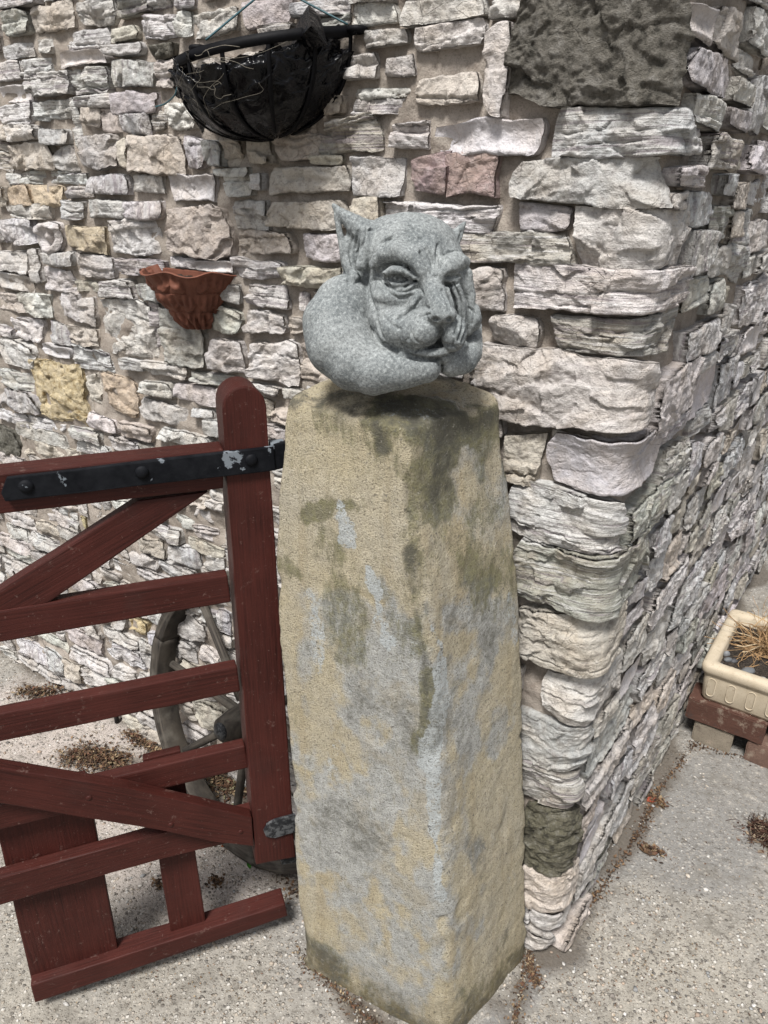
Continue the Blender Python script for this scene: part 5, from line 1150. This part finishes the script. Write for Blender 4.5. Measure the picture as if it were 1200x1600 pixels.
litter('soil_crumbs', 'dirt and crumbs gathered round the foot of the stone post', [(g2(460, 1488), g2(640, 1655), .022), (g2(832, 1465), g2(800, 1620), .022)], 900, .005, 12, .008, BROWN + [(.3, .27, .22)], .1)
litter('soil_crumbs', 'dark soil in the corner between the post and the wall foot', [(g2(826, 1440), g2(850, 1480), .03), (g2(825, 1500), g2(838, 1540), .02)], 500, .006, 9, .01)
def gravel():
    """embedded aggregate that stands a little proud"""
    rg = np.random.default_rng(21); mg = Merge(); bm = bmesh.new(); bmesh.ops.create_icosphere(bm, subdivisions=1, radius=1); bm.verts.ensure_lookup_table()
    B = np.array([v.co[:] for v in bm.verts]); Fi = np.array([[v.index for v in f.verts] for f in bm.faces]); bm.free(); n = 0
    pal = np.array([(.46, .43, .39), (.42, .37, .31), (.34, .29, .235), (.24, .215, .19), (.13, .12, .11), (.52, .50, .47), (.36, .28, .22), (.28, .28, .275)])
    while n < 10000:
        x, y = rg.uniform(-1.3, 1.2), rg.uniform(.55, 2.1); p = np.array([x, y, 0]); 
        if (p - CX) @ NL < .01 and (p - CX) @ NR < .01: n += 1; continue
        if noise3(x * 5, y * 5, 9.0) < rg.uniform(-.9, .5): n += 1; continue
        r = rg.uniform(.0016, .0042) * (1.45 if rg.random() < .12 else 1); sc2 = np.array([r * rg.uniform(.8, 1.5), r * rg.uniform(.7, 1.1), r * .55]); a = rg.uniform(0, 6.28)
        V = (B + rg.normal(0, .12, B.shape)) * sc2; V = V @ np.array([[math.cos(a), -math.sin(a), 0], [math.sin(a), math.cos(a), 0], [0, 0, 1]])
        mg.add(V + p + np.array([0, 0, .0028 * float(noise3(x * 14, y * 14, 2.0)) + r * .12]), Fi, pal[rg.integers(len(pal))] * rg.uniform(.75, 1.05)); n += 1
    o = link('gravel', mg.mesh('gravel', False, True), TINT); tag(o, 'small pale and brown aggregate stones set in the concrete', kind='stuff')
gravel()
def leaf(px, py, L, Wd, rot, col, label, z=.006, curl=.25):
    c = ground_at(px, py, z); n = 14; V = []
    for i in range(n):
        u = i / (n - 1) * 2 - 1; w = (1 - abs(u) ** 2.2) * Wd / 2 * (1 - .25 * u)
        for j in (-1, -.5, 0, .5, 1): V.append((u * L / 2, w * j, curl * L * .25 * (u * u) + abs(j) * w * .35))
    V = np.array(V); ca, sa = math.cos(rot), math.sin(rot); V = V @ np.array([[ca, sa, 0], [-sa, ca, 0], [0, 0, 1]]) + c; V[:, 2] -= V[:, 2].min() - .003
    mt = simple('leaf_blade', col, .5, 80, .35); o = link('leaf', mesh_np('leaf', V, grid_faces(n, 5)), mt); tag(o, label, 'leaf')
leaf(389, 1349, .030, .011, 1.9, (.06, .20, .03), 'fresh green leaf lying on the ground under the gate hinge', .006)
leaf(1019, 1249, .034, .020, .3, (.26, .055, .03), 'rust red dead leaf at the foot of the right wall')
leaf(1012, 1330, .045, .018, -.6, (.10, .06, .035), 'long brown dead leaf by the foot of the right wall')
leaf(1160, 1268, .018, .006, -.5, (.22, .09, .07), 'small reddish leaf on the grey concrete above the needle clump')
leaf(352, 1318, .026, .012, .8, (.24, .08, .035), 'orange brown leaf below the lower rail of the gate')
def wood_scrap():
    c = ground_at(183, 1128); V, fs = tube_np([c, c + Zv * .035, c + Zv * .06 + UR * .004], [.008, .007, .004], 8)
    tag(link('stake', mesh_np('stake', V, fs), simple('black_stake', (.015, .013, .012), .8)), 'short black stake at the wall foot behind the gate', 'stake')
wood_scrap()
